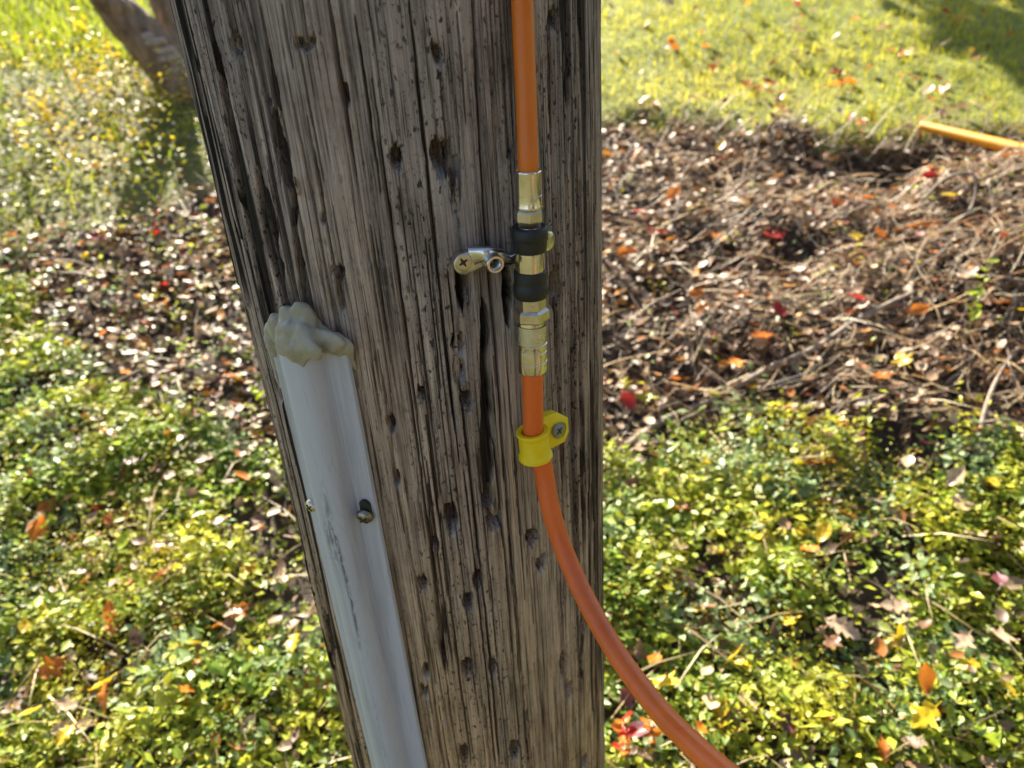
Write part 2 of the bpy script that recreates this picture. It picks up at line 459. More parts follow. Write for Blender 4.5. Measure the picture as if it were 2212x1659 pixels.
def pvc_mat():
    m, nt, b = new_mat('grey_pvc')
    n = noise_node(nt, 12, 5, 0.6, mapping(nt, (1, 1, 0.4)))
    c = ramp(nt, n.outputs[0], [(0.3, (0.45, 0.455, 0.51)), (0.7, (0.52, 0.525, 0.575))]).outputs[0]
    # rubbed black scuff marks and hairline scratches
    at = node(nt, 'ShaderNodeAttribute'); at.attribute_name = 'scuff'
    s = noise_node(nt, 330, 5, 0.75, mapping(nt, (1, 1, 0.28)))
    sr = ramp(nt, s.outputs[0], [(0.43, (0, 0, 0)), (0.53, (1, 1, 1))]).outputs[0]
    mu = node(nt, 'ShaderNodeMath', operation='MULTIPLY'); nt.links.new(at.outputs['Fac'], mu.inputs[0]); nt.links.new(sr, mu.inputs[1])
    c = mix_rgb(nt, c, (0.07, 0.07, 0.075), mu.outputs[0])
    h = noise_node(nt, 40, 3, 0.5, mapping(nt, (1, 1, 0.07)), 3.0)
    hr = ramp(nt, h.outputs[0], [(0.490, (0, 0, 0)), (0.5, (0.28, 0.28, 0.28)), (0.51, (0, 0, 0))]).outputs[0]
    c = mix_rgb(nt, c, (0.26, 0.26, 0.26), hr)
    d = noise_node(nt, 300, 4, 0.8, mapping(nt, (1, 1, 1)))
    c = mix_rgb(nt, c, (0.15, 0.13, 0.11), ramp(nt, d.outputs[0], [(0.70, (0, 0, 0)), (0.80, (0.6, 0.6, 0.6))]).outputs[0])
    gm = noise_node(nt, 55, 5, 0.7, mapping(nt, (1, 1, 0.05)))
    c = mix_rgb(nt, c, ramp(nt, gm.outputs[0], [(0.32, (0.66, 0.64, 0.60)), (0.5, (1, 1, 1))]).outputs[0], 0.8, 'MULTIPLY')
    nt.links.new(c, b.inputs['Base Color']); b.inputs['Roughness'].default_value = 0.42
    nt.links.new(bump(nt, s.outputs[0], 0.06, 0.0004), b.inputs['Normal'])
    return m
M['pvc'] = pvc_mat()
def putty_mat():
    m, nt, b = new_mat('duct_seal_putty')
    n = noise_node(nt, 45, 5, 0.6, mapping(nt, (1, 1, 1)))
    c = ramp(nt, n.outputs[0], [(0.25, (0.27, 0.235, 0.15)), (0.55, (0.355, 0.325, 0.235)), (0.8, (0.43, 0.405, 0.33))]).outputs[0]
    s = noise_node(nt, 260, 3, 0.6, mapping(nt, (1, 1, 1)))
    c = mix_rgb(nt, c, (0.06, 0.05, 0.04), ramp(nt, s.outputs[0], [(0.73, (0, 0, 0)), (0.78, (0.8, 0.8, 0.8))]).outputs[0])
    nt.links.new(c, b.inputs['Base Color']); b.inputs['Roughness'].default_value = 0.52
    b.inputs['Subsurface Weight'].default_value = 0.2; b.inputs['Subsurface Scale'].default_value = 0.006
    nt.links.new(bump(nt, n.outputs[0], 0.25, 0.002), b.inputs['Normal'])
    return m
M['putty'] = putty_mat()
M['cover'] = leaf_mat('ground_cover_leaf', 0.42, 0.48, 0.42)
M['weed'] = leaf_mat('weed_leaf', 0.5, 0.5, 0.3)
M['grass'] = leaf_mat('grass_blade', 0.50, 0.55, 0.22)
M['litter'] = leaf_mat('dry_leaf_litter', 0.50, 0.25, 0.4)
M['twigstuff'] = leaf_mat('fine_twig', 0.55, 0.0)
M['twig'] = simple_mat('grey_vine_bark', (0.12, 0.085, 0.055), (0.34, 0.27, 0.20), 45, (0.5, 0.75), bstr=0.6, bdist=0.002)
M['twigbrown'] = simple_mat('rusty_vine_bark', (0.12, 0.06, 0.03), (0.34, 0.19, 0.09), 45, (0.5, 0.75), bstr=0.6, bdist=0.002)
M['branch'] = simple_mat('dead_branch_bark', (0.14, 0.105, 0.075), (0.34, 0.28, 0.21), 45, (0.6, 0.8), bstr=0.7, bdist=0.003)
M['bark'] = simple_mat('brown_tree_bark', (0.085, 0.055, 0.036), (0.32, 0.22, 0.15), 30, (0.75, 0.95), bstr=0.9, bdist=0.012, stretch=(1, 1, 0.35))
M['fungus'] = simple_mat('shelf_fungus', (0.22, 0.16, 0.12), (0.42, 0.34, 0.27), 60, (0.6, 0.8), bstr=0.4, bdist=0.002)
M['handle'] = simple_mat('yellow_fibreglass', (0.74, 0.28, 0.003), (0.84, 0.36, 0.006), 40, (0.45, 0.6), bstr=0.05)
M['stem'] = simple_mat('green_stem', (0.10, 0.12, 0.03), (0.20, 0.20, 0.06), 60, (0.5, 0.7))
M['redstem'] = simple_mat('red_stem', (0.20, 0.03, 0.02), (0.34, 0.06, 0.03), 60, (0.5, 0.7))
def soil_mat():
    m, nt, b = new_mat('soil_and_turf')
    v = mapping(nt, (1, 1, 1))
    n = noise_node(nt, 30, 6, 0.7, v); n2 = noise_node(nt, 5, 5, 0.6, v)
    soil = ramp(nt, n.outputs[0], [(0.3, (0.020, 0.014, 0.010)), (0.55, (0.055, 0.038, 0.026)), (0.8, (0.13, 0.09, 0.06))]).outputs[0]
    turf = ramp(nt, n.outputs[0], [(0.3, (0.10, 0.13, 0.015)), (0.7, (0.24, 0.26, 0.04))]).outputs[0]
    at = node(nt, 'ShaderNodeAttribute'); at.attribute_name = 'turf'
    c = mix_rgb(nt, soil, turf, at.outputs['Fac'])
    nt.links.new(c, b.inputs['Base Color']); b.inputs['Roughness'].default_value = 0.9
    nt.links.new(bump(nt, n.outputs[0], 0.8, 0.02), b.inputs['Normal'])
    return m
M['soil'] = soil_mat()

# ------------------------------------------------------------------ zones of the ground (measured along the image, used as world areas)
def B1(px): return np.interp(px, [-800, 0, 100, 250, 420, 900, 1300, 1700, 1900, 2212, 3000], [500, 545, 480, 440, 400, 330, 272, 288, 330, 310, 300])
def B2(px): return np.interp(px, [-800, 0, 100, 250, 450, 700, 1300, 1500, 1750, 1950, 2212, 3000], [560, 640, 760, 860, 930, 985, 1005, 965, 890, 930, 990, 1000])
def zone(x, y):
    """pixel position and the three zone numbers: 0 lawn, 1 weeds, 2 litter, 3 cover"""
    P = np.stack([x, y, ground(x, y)], 1); q = project(P)
    px, py = q[:, 0], q[:, 1]
    back = q[:, 2] < 0.2
    py = np.where(back, 4000, py)
    wob = 150*(fbm(x*3.5, y*3.5, 21) - 0.5) + 110*(vnoise(x*11, y*11, 4) - 0.5)
    z = np.where(py + wob*0.6 < B1(px), np.where(px + 2*wob < 650, 1, 0), np.where(py + wob < B2(px), 2, 3))
    return px, py, z

# ground sheet: fine near, coarse far, out to the horizon
gx = np.unique(np.concatenate([np.linspace(-3, 4, 176), np.sign(np.linspace(-1, 1, 61))*np.abs(np.linspace(-1, 1, 61))**3*600]))
gy = np.unique(np.concatenate([np.linspace(-1, 7, 200), np.sign(np.linspace(-1, 1, 61))*np.abs(np.linspace(-1, 1, 61))**3*600 + 2]))
GX, GY = np.meshgrid(gx, gy)
gv = np.stack([GX.ravel(), GY.ravel(), ground(GX.ravel(), GY.ravel())], 1)
nx, ny = len(gx), len(gy)
idx = np.arange(nx*ny).reshape(ny, nx)
gf = np.stack([idx[:-1, :-1].ravel(), idx[:-1, 1:].ravel(), idx[1:, 1:].ravel(), idx[1:, :-1].ravel()], 1)
gpx, gpy, gz = zone(gv[:, 0], gv[:, 1])
far = np.maximum(np.abs(gv[:, 0]) - 4, np.maximum(gv[:, 1] - 6.5, -0.5 - gv[:, 1]))
turf = np.where(gv[:, 1] < -0.6, 0.35, np.where((gz == 0) | (far > 0), 1.0, np.where(gz == 1, 0.5, np.clip(np.maximum(-500 - gpx, gpx - 2700)/500, 0, 0.85)*(gpy < 3900))))
go = big_mesh('ground', gv, gf, M['soil'], kind='structure', smooth=True, attrs={'turf': turf})
tag(go, 'sloping bed of dark soil rising to a lawn')

# ------------------------------------------------------------------ the utility pole
pole = thing('utility_pole', (PAX[0], PAX[1], float(ground(PAX[0], PAX[1]))), 'thick weathered wooden utility pole full of cracks and spike gouges', 'utility pole')
TH0 = 1.62
th_f = np.linspace(-TH0, TH0, 720)
th_b = np.linspace(TH0, 2*math.pi - TH0, 42)[1:-1]
th = np.concatenate([th_f, th_b])
zz = np.concatenate([np.linspace(0.05, 0.36, 14)[:-1], np.linspace(0.36, 1.46, 440), np.linspace(1.46, 8.5, 60)[1:]])
TH, ZZ = np.meshgrid(th, zz)
A = R * TH * 1000.0           # mm round the pole
Zm = ZZ * 1000.0
fineW = (np.abs(TH) < TH0 + 0.01).astype(float)
D = np.zeros_like(A); stain = np.zeros_like(A); scuff = np.zeros_like(A)
def pz(px, py):
    t, z = th_z(S(px, py)); return R*t*1000.0, z*1000.0
# wander of the grain
wan = 2.6*(fbm(A/70, Zm/420, 31) - 0.5) * 2
Aw = A + wan
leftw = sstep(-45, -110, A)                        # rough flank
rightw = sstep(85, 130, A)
D += 4.0*(fbm(A/60, Zm/600, 33) - 0.5) + 0.9*(fbm(A/22, Zm/260, 34) - 0.5)
ridge = fbm(Aw/3.0, Zm/150, 35, 3) - 0.5
D += ridge * (0.40 + 2.6*leftw + 1.8*rightw)
D += (vnoise(Aw/1.5, Zm/60, 38) - 0.5) * (0.35 + 0.9*leftw + 0.6*rightw)
# flakes: strips of slightly different height that break off with ragged ends
edges = np.cumsum(RNG.uniform(6, 24, 60)) - 330
si = np.searchsorted(edges, Aw)
soff = np.zeros_like(A)
for s in range(61):
    m = si == s
    if not m.any(): continue
    nb = RNG.integers(3, 8); br = np.sort(RNG.uniform(300, 1500, nb)); hv = RNG.normal(0, 0.8, nb + 1)
    jag = 10*(vnoise(Aw[m]/1.6, Aw[m]*0 + s, 40) - 0.5) + 22*(vnoise(Aw[m]/6, Aw[m]*0 + s, 41) - 0.5)
    soff[m] = hv[np.searchsorted(br, Zm[m] + jag)]
D += soff * (0.40 + 1.0*leftw*sstep(-195, -150, A))
def window(a0, a1, z0, z1):
    j = np.searchsorted(th_f*R*1000.0, [a0, a1]); i = np.searchsorted(zz*1000.0, [z0, z1])
    return (slice(i[0], i[1]), slice(j[0], j[1]))
# drying checks
def crack(a, z0, z1, w, d, wig=1.0, seed=0, st=0.0):
    """open check along the grain at a mm from z0 down to z1"""
    lo, hi = min(z0, z1), max(z0, z1)
    W = window(a - 16, a + 16, lo, hi)
    Zm, Aw, D, stain = (q[W] for q in (globals()['Zm'], globals()['Aw'], globals()['D'], globals()['stain']))
    if Zm.size == 0: return
    ca = a + wig*1.5*(vnoise(Zm/90, Zm*0 + seed, 50) - 0.5) + wig*0.9*(vnoise(Zm/14, Zm*0 + seed, 51) - 0.5)
    end = np.clip(np.minimum(Zm - lo, hi - Zm)/40, 0, 1)
    ww = w*(0.55 + 0.9*vnoise(Zm/40, Zm*0 + seed, 52))*np.sqrt(end)
    k = np.where(end > 0, np.clip(1.25 - np.abs(Aw - ca)/np.maximum(ww, 1e-3), 0, 1), 0)
    np.subtract(D, 1.6*d*np.minimum(k*1.5, 1), out=D)
    if st: np.maximum(stain, st*np.minimum(k*1.5, 1), out=stain)
CR = [(560, 0, 240, 1.2, 7), (608, 0, 170, 1.0, 6), (708, 0, 380, .8, 5), (764, 0, 420, .9, 6), (884, 0, 1010, 1.0, 7), (1018, 0, 1000, 1.1, 8),
      (950, 160, 330, .7, 4), (1050, 0, 380, .7, 5), (874, 768, 1450, 1.0, 8), (966, 560, 1659, 1.0, 8), (1034, 560, 1659, 1.1, 8), (1000, 1000, 1659, .8, 6),
      (920, 900, 1659, .7, 5), (1078, 900, 1500, .8, 6), (1100, 1100, 1659, .7, 5), (1150, 1200, 1659, .8, 5), (1195, 560, 1300, 1.3, 8), (1222, 200, 1000, 1.6, 9),
      (1246, 250, 1250, 2.2, 10), (1205, 1100, 1659, .9, 6), (1262, 0, 900, 1.4, 8), (1278, 300, 1659, 1.5, 8), (820, 300, 900, .7, 5), (846, 1200, 1659, .7, 5),
      (800, 480, 800, .8, 5), (985, 20, 300, .6, 4), (915, 500, 860, .6, 4), (1090, 100, 560, .7, 5), (1180, 20, 330, 1.2, 7), (660, 250, 620, .9, 6)]
for i, (px, p0, p1, w, d) in enumerate(CR):
    a, z0 = pz(px, p0); _, z1 = pz(px + 0.04*(p1-p0), p1)
    a += 2.6*2*(float(fbm(np.array([a/70]), np.array([z0/420]), 31)[0]) - 0.5)
    crack(a, z0, z1, w*0.85, d, 0.8, i)
for i in range(110):
    a = RNG.uniform(-185, 215); z0 = RNG.uniform(350, 1450); L_ = RNG.uniform(60, 420)
    rough = 1 + 0.7*(a < -80) + 0.6*(a > 120)
    crack(a, z0, z0 - L_, RNG.uniform(0.28, 0.55)*rough, RNG.uniform(2, 4)*rough, 0.8, 60 + i)
# creosoted splits on the flanks: (pixel path, half width mm, depth mm)
BANDS = [([(480, 149), (502, 298), (522, 397), (545, 549), (570, 690), (590, 800)], 3.6, 6), ([(585, 150), (599, 235)], 2.6, 11), ([(601, 285), (622, 385)], 3.2, 12),
         ([(628, 400), (645, 560), (655, 660)], 2.2, 9), ([(566, 405), (585, 500), (604, 600), (620, 665)], 5.4, 4.5), ([(445, 60), (470, 190)], 1.6, 5), ([(520, 0), (560, 170), (580, 280)], 1.8, 6),
         ([(560, 860), (600, 1020)], 3.0, 5), ([(640, 1130), (672, 1290)], 2.5, 5), ([(655, 1240), (700, 1330), (720, 1420)], 5.0, 4), ([(700, 1340), (740, 1560), (765, 1659)], 4.2, 4),
         ([(1216, 0), (1224, 110), (1222, 180)], 5.5, 3), ([(1252, 0), (1252, 90)], 2.5, 4), ([(1243, 560), (1240, 820), (1246, 1120)], 2.4, 8), ([(1262, 1020), (1264, 1180)], 3.0, 6), ([(1262, 1300), (1258, 1480)], 2.6, 7),
         ([(1048, 690), (1050, 880), (1052, 1060)], 4.0, 7), ([(1282, 100), (1284, 700)], 1.6, 6), ([(1288, 700), (1290, 1400)], 1.8, 6), ([(990, 590), (1000, 640)], 2.6, 5), ([(1095, 590), (1100, 670)], 3.2, 5)]
for bi, (path, hw, dep) in enumerate(BANDS):
    pts = [pz(*p) for p in path]
    za = np.array([p[1] for p in pts][::-1]); aa = np.array([p[0] for p in pts][::-1])
    W = window(aa.min() - 3*hw - 6, aa.max() + 3*hw + 6, za[0] - 20, za[-1] + 20)
    Zf, Af, Awf, Df, stf = Zm, A, Aw, D, stain
    Zm, A, Aw, D, stain = Zm[W], A[W], Aw[W], D[W], stain[W]
    ca = np.interp(Zm, za, aa) + 2.5*(vnoise(Zm/30, Zm*0 + bi, 61) - 0.5) + 1.2*(vnoise(Zm/8, Zm*0 + bi, 62) - 0.5)
    end = np.clip(np.minimum(Zm - za[0] + 14, za[-1] + 14 - Zm)/35, 0, 1)
    k = sstep(1.0, 0.72, np.abs(A - ca)/np.maximum(1.25*hw*(0.5 + 1.1*vnoise(Zm/45, Zm*0 + bi, 63))*np.sqrt(end), 1e-3)) * (end > 0)
    np.subtract(D, dep*k, out=D)
    np.maximum(stain, k*(0.75 + 0.25*vnoise(Aw/1.2, Zm/40, 64)), out=stain)
    Zm, A, Aw, D, stain = Zf, Af, Awf, Df, stf
# lineman's spike gouges: steep top, ramp running out below : (px, py, width px, height px, depth mm)
GOU = [(858, 1034, 20, 34, 7), (976, 1128, 30, 74, 9), (939, 1180, 22, 34, 9), (1056, 1086, 34, 60, 11), (1070, 1126, 44, 44, 7), (1150, 1165, 30, 44, 11), (1170, 1217, 26, 34, 6), (911, 1266, 28, 42, 10),
       (1032, 1256, 26, 48, 10), (1012, 1303, 30, 44, 12), (921, 1453, 16, 34, 10), (1010, 1446, 30, 44, 10), (1065, 1441, 22, 44, 10), (915, 1493, 22, 26, 9), (1263, 1357, 18, 60, 10), (1218, 1437, 20, 60, 4),
       (1230, 1493, 20, 38, 9), (1004, 1632, 22, 46, 9), (1113, 1623, 24, 44, 11), (1267, 1645, 14, 30, 6), (856, 352, 30, 62, 7), (957, 345, 52, 96, 8), (983, 405, 34, 150, 6), (945, 122, 26, 54, 5), (512, 100, 24, 46, 7),
       (746, 205, 22, 60, 9), (730, 592, 34, 40, 6), (735, 650, 18, 80, 5), (990, 745, 34, 44, 8), (910, 853, 20, 34, 7), (1008, 868, 30, 46, 9), (846, 920, 22, 44, 9), (1195, 630, 26, 90, 5), (660, 100, 60, 30, 3),
       (697, 480, 16, 22, 7), (640, 520, 16, 50, 5), (575, 215, 30, 20, 3), (1190, 40, 22, 44, 5), (1003, 640, 36, 100, 4), (1100, 640, 26, 110, 5), (990, 800, 30, 60, 5), (625, 1140, 10, 40, 6), (575, 690, 14, 34, 5), (600, 850, 10, 60, 5)]
for gi, (px, py, w, h, d) in enumerate(GOU):
    a0, z0 = pz(px, py - h/2); a1, z1 = pz(px, py + h/2)
    al, _ = pz(px - w/2, py); ar, _ = pz(px + w/2, py)
    ac = (a0 + a1)/2; hw = max((ar - al)/2, 2.0); H = z0 - z1
    W = window(ac - 3*hw - 8, ac + 3*hw + 8, z1 - 1.2*H - 10, z0 + 0.8*H + 10)
    Zf, Af, Awf, Df, scf = Zm, A, Aw, D, scuff
    Zm, A, Aw, D, scuff = Zm[W], A[W], Aw[W], D[W], scuff[W]
    u = (A - ac)/hw + 0.35*(vnoise(A/2.0, Zm/7, 70 + gi % 9) - 0.5); t = (z0 - Zm + 5*(vnoise(A/1.8, Zm/30, 71 + gi % 7) - 0.5) + 2.0*np.abs(u)**2)/H
    wprof = np.clip(0.55 + 1.2*t, 0, 1) * np.clip(1.5*(1.02 - t), 0, 1)**0.5
    inside = sstep(1.0, 0.86, np.abs(u)/np.maximum(wprof, 1e-3)) * (t > 0) * (t < 1)
    dp = inside * sstep(0.0, 0.05, t) * (1 - sstep(0.42, 0.95, t)) * d * 2.3
    dp = dp * (0.75 + 0.5*vnoise(Aw/1.6, Zm/22, 72))
    np.subtract(D, dp, out=D)
    lip = np.exp(-((np.abs(u) - 1.15)/0.3)**2) * np.exp(-((t - 0.4)/0.5)**2)
    np.add(D, 0.5*lip, out=D)
    np.maximum(scuff, 0.85*np.exp(-((u)/1.0)**2) * np.exp(-((t - 0.95)/0.30)**2) * (gi % 3 != 2), out=scuff)
    Zm, A, Aw, D, scuff = Zf, Af, Awf, Df, scf
scuff = np.maximum(scuff, 0.35*sstep(0.68, 0.76, fbm(A/10, Zm/18, 77)))
scuff *= (1 - 0.6*leftw)
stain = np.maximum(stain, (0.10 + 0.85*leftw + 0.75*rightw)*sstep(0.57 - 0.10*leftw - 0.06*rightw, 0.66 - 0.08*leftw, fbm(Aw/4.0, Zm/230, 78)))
# two dark resin knots
for (px, py) in ((959, 1336), (958, 1420)):
    a, z = pz(px, py)
    stain = np.maximum(stain, 0.85*sstep(1.0, 0.6, np.sqrt(((A-a)/2.2)**2 + ((Zm-z)/22)**2)))
rr = R + D*fineW/1000.0
rr *= np.where(ZZ > 1.46, 1 - (ZZ-1.46)*0.006, 1)
pv = np.stack([PAX[0] + rr*(np.cos(TH)*EF[0] + np.sin(TH)*ER[0]), PAX[1] + rr*(np.cos(TH)*EF[1] + np.sin(TH)*ER[1]), ZZ], -1).reshape(-1, 3)
nT, nZ = len(th), len(zz)
ii = np.arange(nT*nZ).reshape(nZ, nT); jj = np.roll(ii, -1, 1)
pf = np.stack([ii[:-1].ravel(), jj[:-1].ravel(), jj[1:].ravel(), ii[1:].ravel()], 1)
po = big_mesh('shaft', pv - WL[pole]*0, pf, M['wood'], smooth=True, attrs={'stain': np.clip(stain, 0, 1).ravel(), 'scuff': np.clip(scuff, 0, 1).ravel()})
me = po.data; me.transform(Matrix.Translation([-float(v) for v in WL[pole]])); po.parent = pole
# torn slivers standing in the gouges
def sliver(px, p0, p1, wpx, lift, lean=0.0):
    P0, P1 = S(px, p0), S(px + lean, p1)
    t, up, n = pole_frame(th_z(S(px, (p0+p1)/2))[0])
    w = wpx/2*0.00036; V = []; ns = 7
    for i in range(ns):
        f = i/(ns-1); C0 = P0*(1-f) + P1*f
        ww = w*(0.12 + 0.88*min(1, f*1.6))*(0.85 + 0.3*random.random())
        o = lift*(1-f)**1.3 - 0.004*f
        for (sx, sy) in ((-1, 0), (-0.6, 1), (0.7, 0.9), (1, 0)):
            V.append(C0 + t*ww*sx + n*(o - 0.003 + 0.0022*sy) + up*random.uniform(-.003, .003)*(1-f))
    Fc = []
    for i in range(ns-1):
        for k in range(4):
            k2 = (k+1) % 4; Fc.append((i*4+k, i*4+k2, (i+1)*4+k2, (i+1)*4+k))
    Fc += [(0, 1, 2, 3), tuple((ns-1)*4+k for k in range(4))]
    build('splinter', V, Fc, M['wood'], pole, smooth=False)
for a in ((966, 368, 520, 22, 0.003, 8), (985, 385, 490, 16, 0.004, 4), (1005, 655, 790, 26, 0.002, 3), (1022, 690, 800, 18, 0.003, 2), (1113, 625, 690, 14, 0.005, 6), (1105, 700, 800, 30, 0.001, 4),
          (985, 705, 860, 20, 0.002, 2), (1060, 1085, 1120, 14, 0.006, 14), (643, 385, 470, 10, 0.005, 6), (603, 232, 300, 14, 0.002, 4), (1062, 745, 800, 14, 0.004, 8), (1228, 1058, 1052, 5, 0.004, 14)):
    sliver(*a)

# ------------------------------------------------------------------ orange hoses, coupling and fittings
AX0, AX1 = S(1141, 370, 0.019), S(1153, 945, 0.0155)
AXD = (AX1 - AX0)/np.linalg.norm(AX1 - AX0); AXL = np.linalg.norm(AX1 - AX0)
def at_row(py):
    lo, hi = -0.6, 1.6
    for _ in range(40):
        mid = (lo+hi)/2
        if project(AX0 + AXD*AXL*mid)[0, 1] < py: lo = mid
        else: hi = mid
    return AXL*(lo+hi)/2
def pr(py, wpx):
    """axis distance and radius for something wpx wide whose centre is at image row py"""
    t = at_row(py); P = AX0 + AXD*t
    return t, wpx/2 * np.linalg.norm(P - CAM)/F0 * 0.985
def prof(rows): return [pr(*r) for r in rows]
HR = pr(860, 45)[1]; HU = pr(372, 44)[1]
# upper hose
up_h = thing('upper_air_hose', AX0, 'slimmer yellow orange air hose running down the pole into the top of the coupling', 'hose')
tp = at_row(372)
hp = [AX0 + AXD*(tp+0.012), AX0 + AXD*(tp-0.006), S(1139, 295, 0.0165), S(1136, 200, 0.0135), S(1131, 90, 0.0105), S(1127, -10, 0.009), S(1121, -140, 0.009), S(1112, -330, 0.010), S(1100, -620, 0.012)]
V, Fc = tube_geo(catmull(hp, 10), HU, 28)
build('tube', V, Fc, M['hose_up'], up_h, True, 50)
rw = prof([(374, 46), (368, 50), (366.5, 55), (368.5, 57.5), (371, 57.5), (374, 56.6), (418, 57), (418.6, 55.6), (420, 55.6), (420.6, 57), (440, 57), (443, 59), (446, 59.5), (448, 58)])
lathe('ferrule', AX0, AXD, [(pr(385, 46)[0], HU)] + rw, M['brass'], up_h, 48, cap0=False)
h0, h1 = pr(448, 0)[0], pr(481, 0)[0]; hr = pr(465, 61)[1]
lathe('hex_nut', AX0, AXD, [(h0, hr*0.80), (h0 + 0.0008, hr*0.88), (h0 + 0.0022, hr), (h1 - 0.002, hr), (h1, hr*0.9)], M['brassflat'], up_h, 6, rot=R_(90+28), smooth=False)
# coupling
cp = thing('hose_coupling', AX0 + AXD*at_row(560), 'brass quick coupling with two black rubber bumpers between the orange hoses', 'coupling')
lathe('body', AX0, AXD, prof([(488, 50), (500, 56), (540, 62), (560, 64), (582, 65), (600, 64), (636, 60), (640, 54)]), M['brass'], cp, 48)
lathe('upper_bumper', AX0, AXD, prof([(489, 56), (487.5, 62), (487.5, 70), (490, 76), (494, 79), (506, 80.5), (511, 80), (514, 77), (516, 75.5), (522, 76.5), (526, 75), (538, 73), (541, 71), (542, 66)]), M['rubber'], cp, 48, sharp=60)
lathe('lower_bumper', AX0, AXD, prof([(583, 64), (582, 68), (583, 71), (586, 72), (607, 72.5), (612, 73), (614, 76), (617, 77.5), (624, 78), (636, 75), (639.5, 71), (640.5, 62)]), M['rubber'], cp, 48, sharp=60)
h0, h1 = pr(639, 0)[0], pr(668, 0)[0]; hr = pr(655, 66)[1]
lathe('stub_hex', AX0, AXD, [(h0, hr*0.96), (h0+0.001, hr), (h1, hr)], M['brassflat'], cp, 6, rot=R_(90+4), smooth=False)
# lower hose
lo_h = thing('lower_air_hose', AX0 + AXD*at_row(800), 'thicker red orange air hose curving off the pole through the yellow clip', 'hose')
h0, h1 = pr(664, 0)[0], pr(690, 0)[0]; hr = pr(678, 80)[1]
lathe('hex_nut', AX0, AXD, [(h0-0.0005, hr*0.72), (h0, hr*0.86), (h0 + 0.0016, hr), (h1 - 0.0012, hr), (h1, hr*0.90)], M['brassflat'], lo_h, 6, rot=R_(90+10), smooth=False)
rows = [(688, 56), (690, 62), (697, 64)]
fer = lathe('ferrule', AX0, AXD, prof(rows + [(698, 62.5), (738, 64), (739, 67), (741, 67.5), (742.5, 66), (752, 66), (752.8, 64.5), (754.2, 64.5), (755, 66), (774, 66), (774.6, 64.8), (776, 64.8), (776.6, 66.4), (796, 67), (798, 65.5), (798.6, 60), (797, 50)]), M['brass'], lo_h, 56, cap1=False)
# knurled grip: crossed ribs
kt0, kt1 = pr(699, 0)[0], pr(737, 0)[0]; kr = pr(720, 64.5)[1]
uu, vv, dd = frame_from(AXD); V = []; Fc = []
NK, MK = 200, 60
for i in range(MK+1):
    f = i/MK
    for k in range(NK):
        a = 2*math.pi*k/NK
        h = max(abs(math.sin(a*20 + f*13.0)), abs(math.sin(a*20 - f*13.0)))**3
        r = kr*(0.99 + 0.03*h)
        V.append(AX0 + AXD*(kt0 + (kt1-kt0)*f) + r*(math.cos(a)*uu + math.sin(a)*vv))
for i in range(MK):
    for k in range(NK):
        k2 = (k+1) % NK; Fc.append((i*NK+k, i*NK+k2, (i+1)*NK+k2, (i+1)*NK+k))
kn = build('knurled_band', V, Fc, M['steel'], fer, True)
wr = [41.9, 41.2, 40.6, 40.6, 41.5, 42.6, 44, 45.5, 47.5, 49, 51, 53]
lowp = [(1172, 1005), (1187, 1090), (1211, 1170), (1244, 1250), (1284, 1330), (1330, 1408), (1382, 1482), (1438, 1550), (1498, 1610), (1556, 1662), (1640, 1730), (1740, 1800)]
hp = [AX0 + AXD*at_row(782), AX0 + AXD*at_row(830), AX0 + AXD*at_row(900), AX0 + AXD*at_row(945) ]
for (px, py), w in zip(lowp, wr):
    dist = 2*HR*F0/w
    hp.append(CAM + raydir(px, py)*dist)
hp[3] = AX0 + AXD*at_row(938)
# end the hose on the ground in front and to the right
p_ = hp[-1].copy(); d_ = hp[-1] - hp[-2]; d_ /= np.linalg.norm(d_); down = True
for k in range(26):
    d_ = d_ + (np.array([0.05, 0.04, -0.10]) if down else np.array([0.10, 0.06, 0.0])); d_ /= np.linalg.norm(d_)
    p_ = p_ + d_*0.06; zg = float(ground(p_[0], p_[1])) + 0.035
    if p_[2] < zg + 0.05 or not down:
        down = False; d_[2] = max(d_[2], -0.25)*0.5; p_[2] = zg if p_[2] < zg else p_[2]*0.6 + zg*0.4
    hp.append(p_.copy())
V, Fc = tube_geo(catmull(hp, 10), HR*1.01, 28)
build('tube', V, Fc, M['hose'], lo_h, True, 50)

# ------------------------------------------------------------------ screws
def screw(O, n, r, mat, parent, dome=0.35, rim=0.0, name='screw', cross_rot=0.4):
    """pan or flat screw head with a cross recess; a part of what it fixes"""
    u, v, d = frame_from(n)
    if dome < 0.2:
        prof_ = [(-0.003, r*0.6), (-0.0003, r), (r*0.14, r), (r*0.20, r*0.94), (r*0.22, r*0.80), (r*0.19, r*0.30)]; dome = 0.08
    else:
      prof_ = [(-0.002, r*0.6), (-0.0003, r), (r*0.12, r), (r*(0.12+dome*0.5), r*0.86), (r*(0.12+dome*0.85), r*0.55), (r*(0.12+dome), r*0.30)]
    s = lathe(name, O, n, prof_, mat, parent, 32, sharp=40)
    top = r*(0.12+dome)
    for k in range(2):
        a = cross_rot + k*math.pi/2
        eu = math.cos(a)*u + math.sin(a)*v; ev = -math.sin(a)*u + math.cos(a)*v
        L_, w = r*0.60, r*0.17
        prism('cross_slot', [(-L_, -w*0.5), (-w, -w), (w, -w), (L_, -w*0.5), (L_, w*0.5), (w, w), (-w, w), (-L_, w*0.5)], np.asarray(O), eu, ev, d, top*0.5, top*(1.03 + 0.01*k), M['black_recess'], s)
    return s

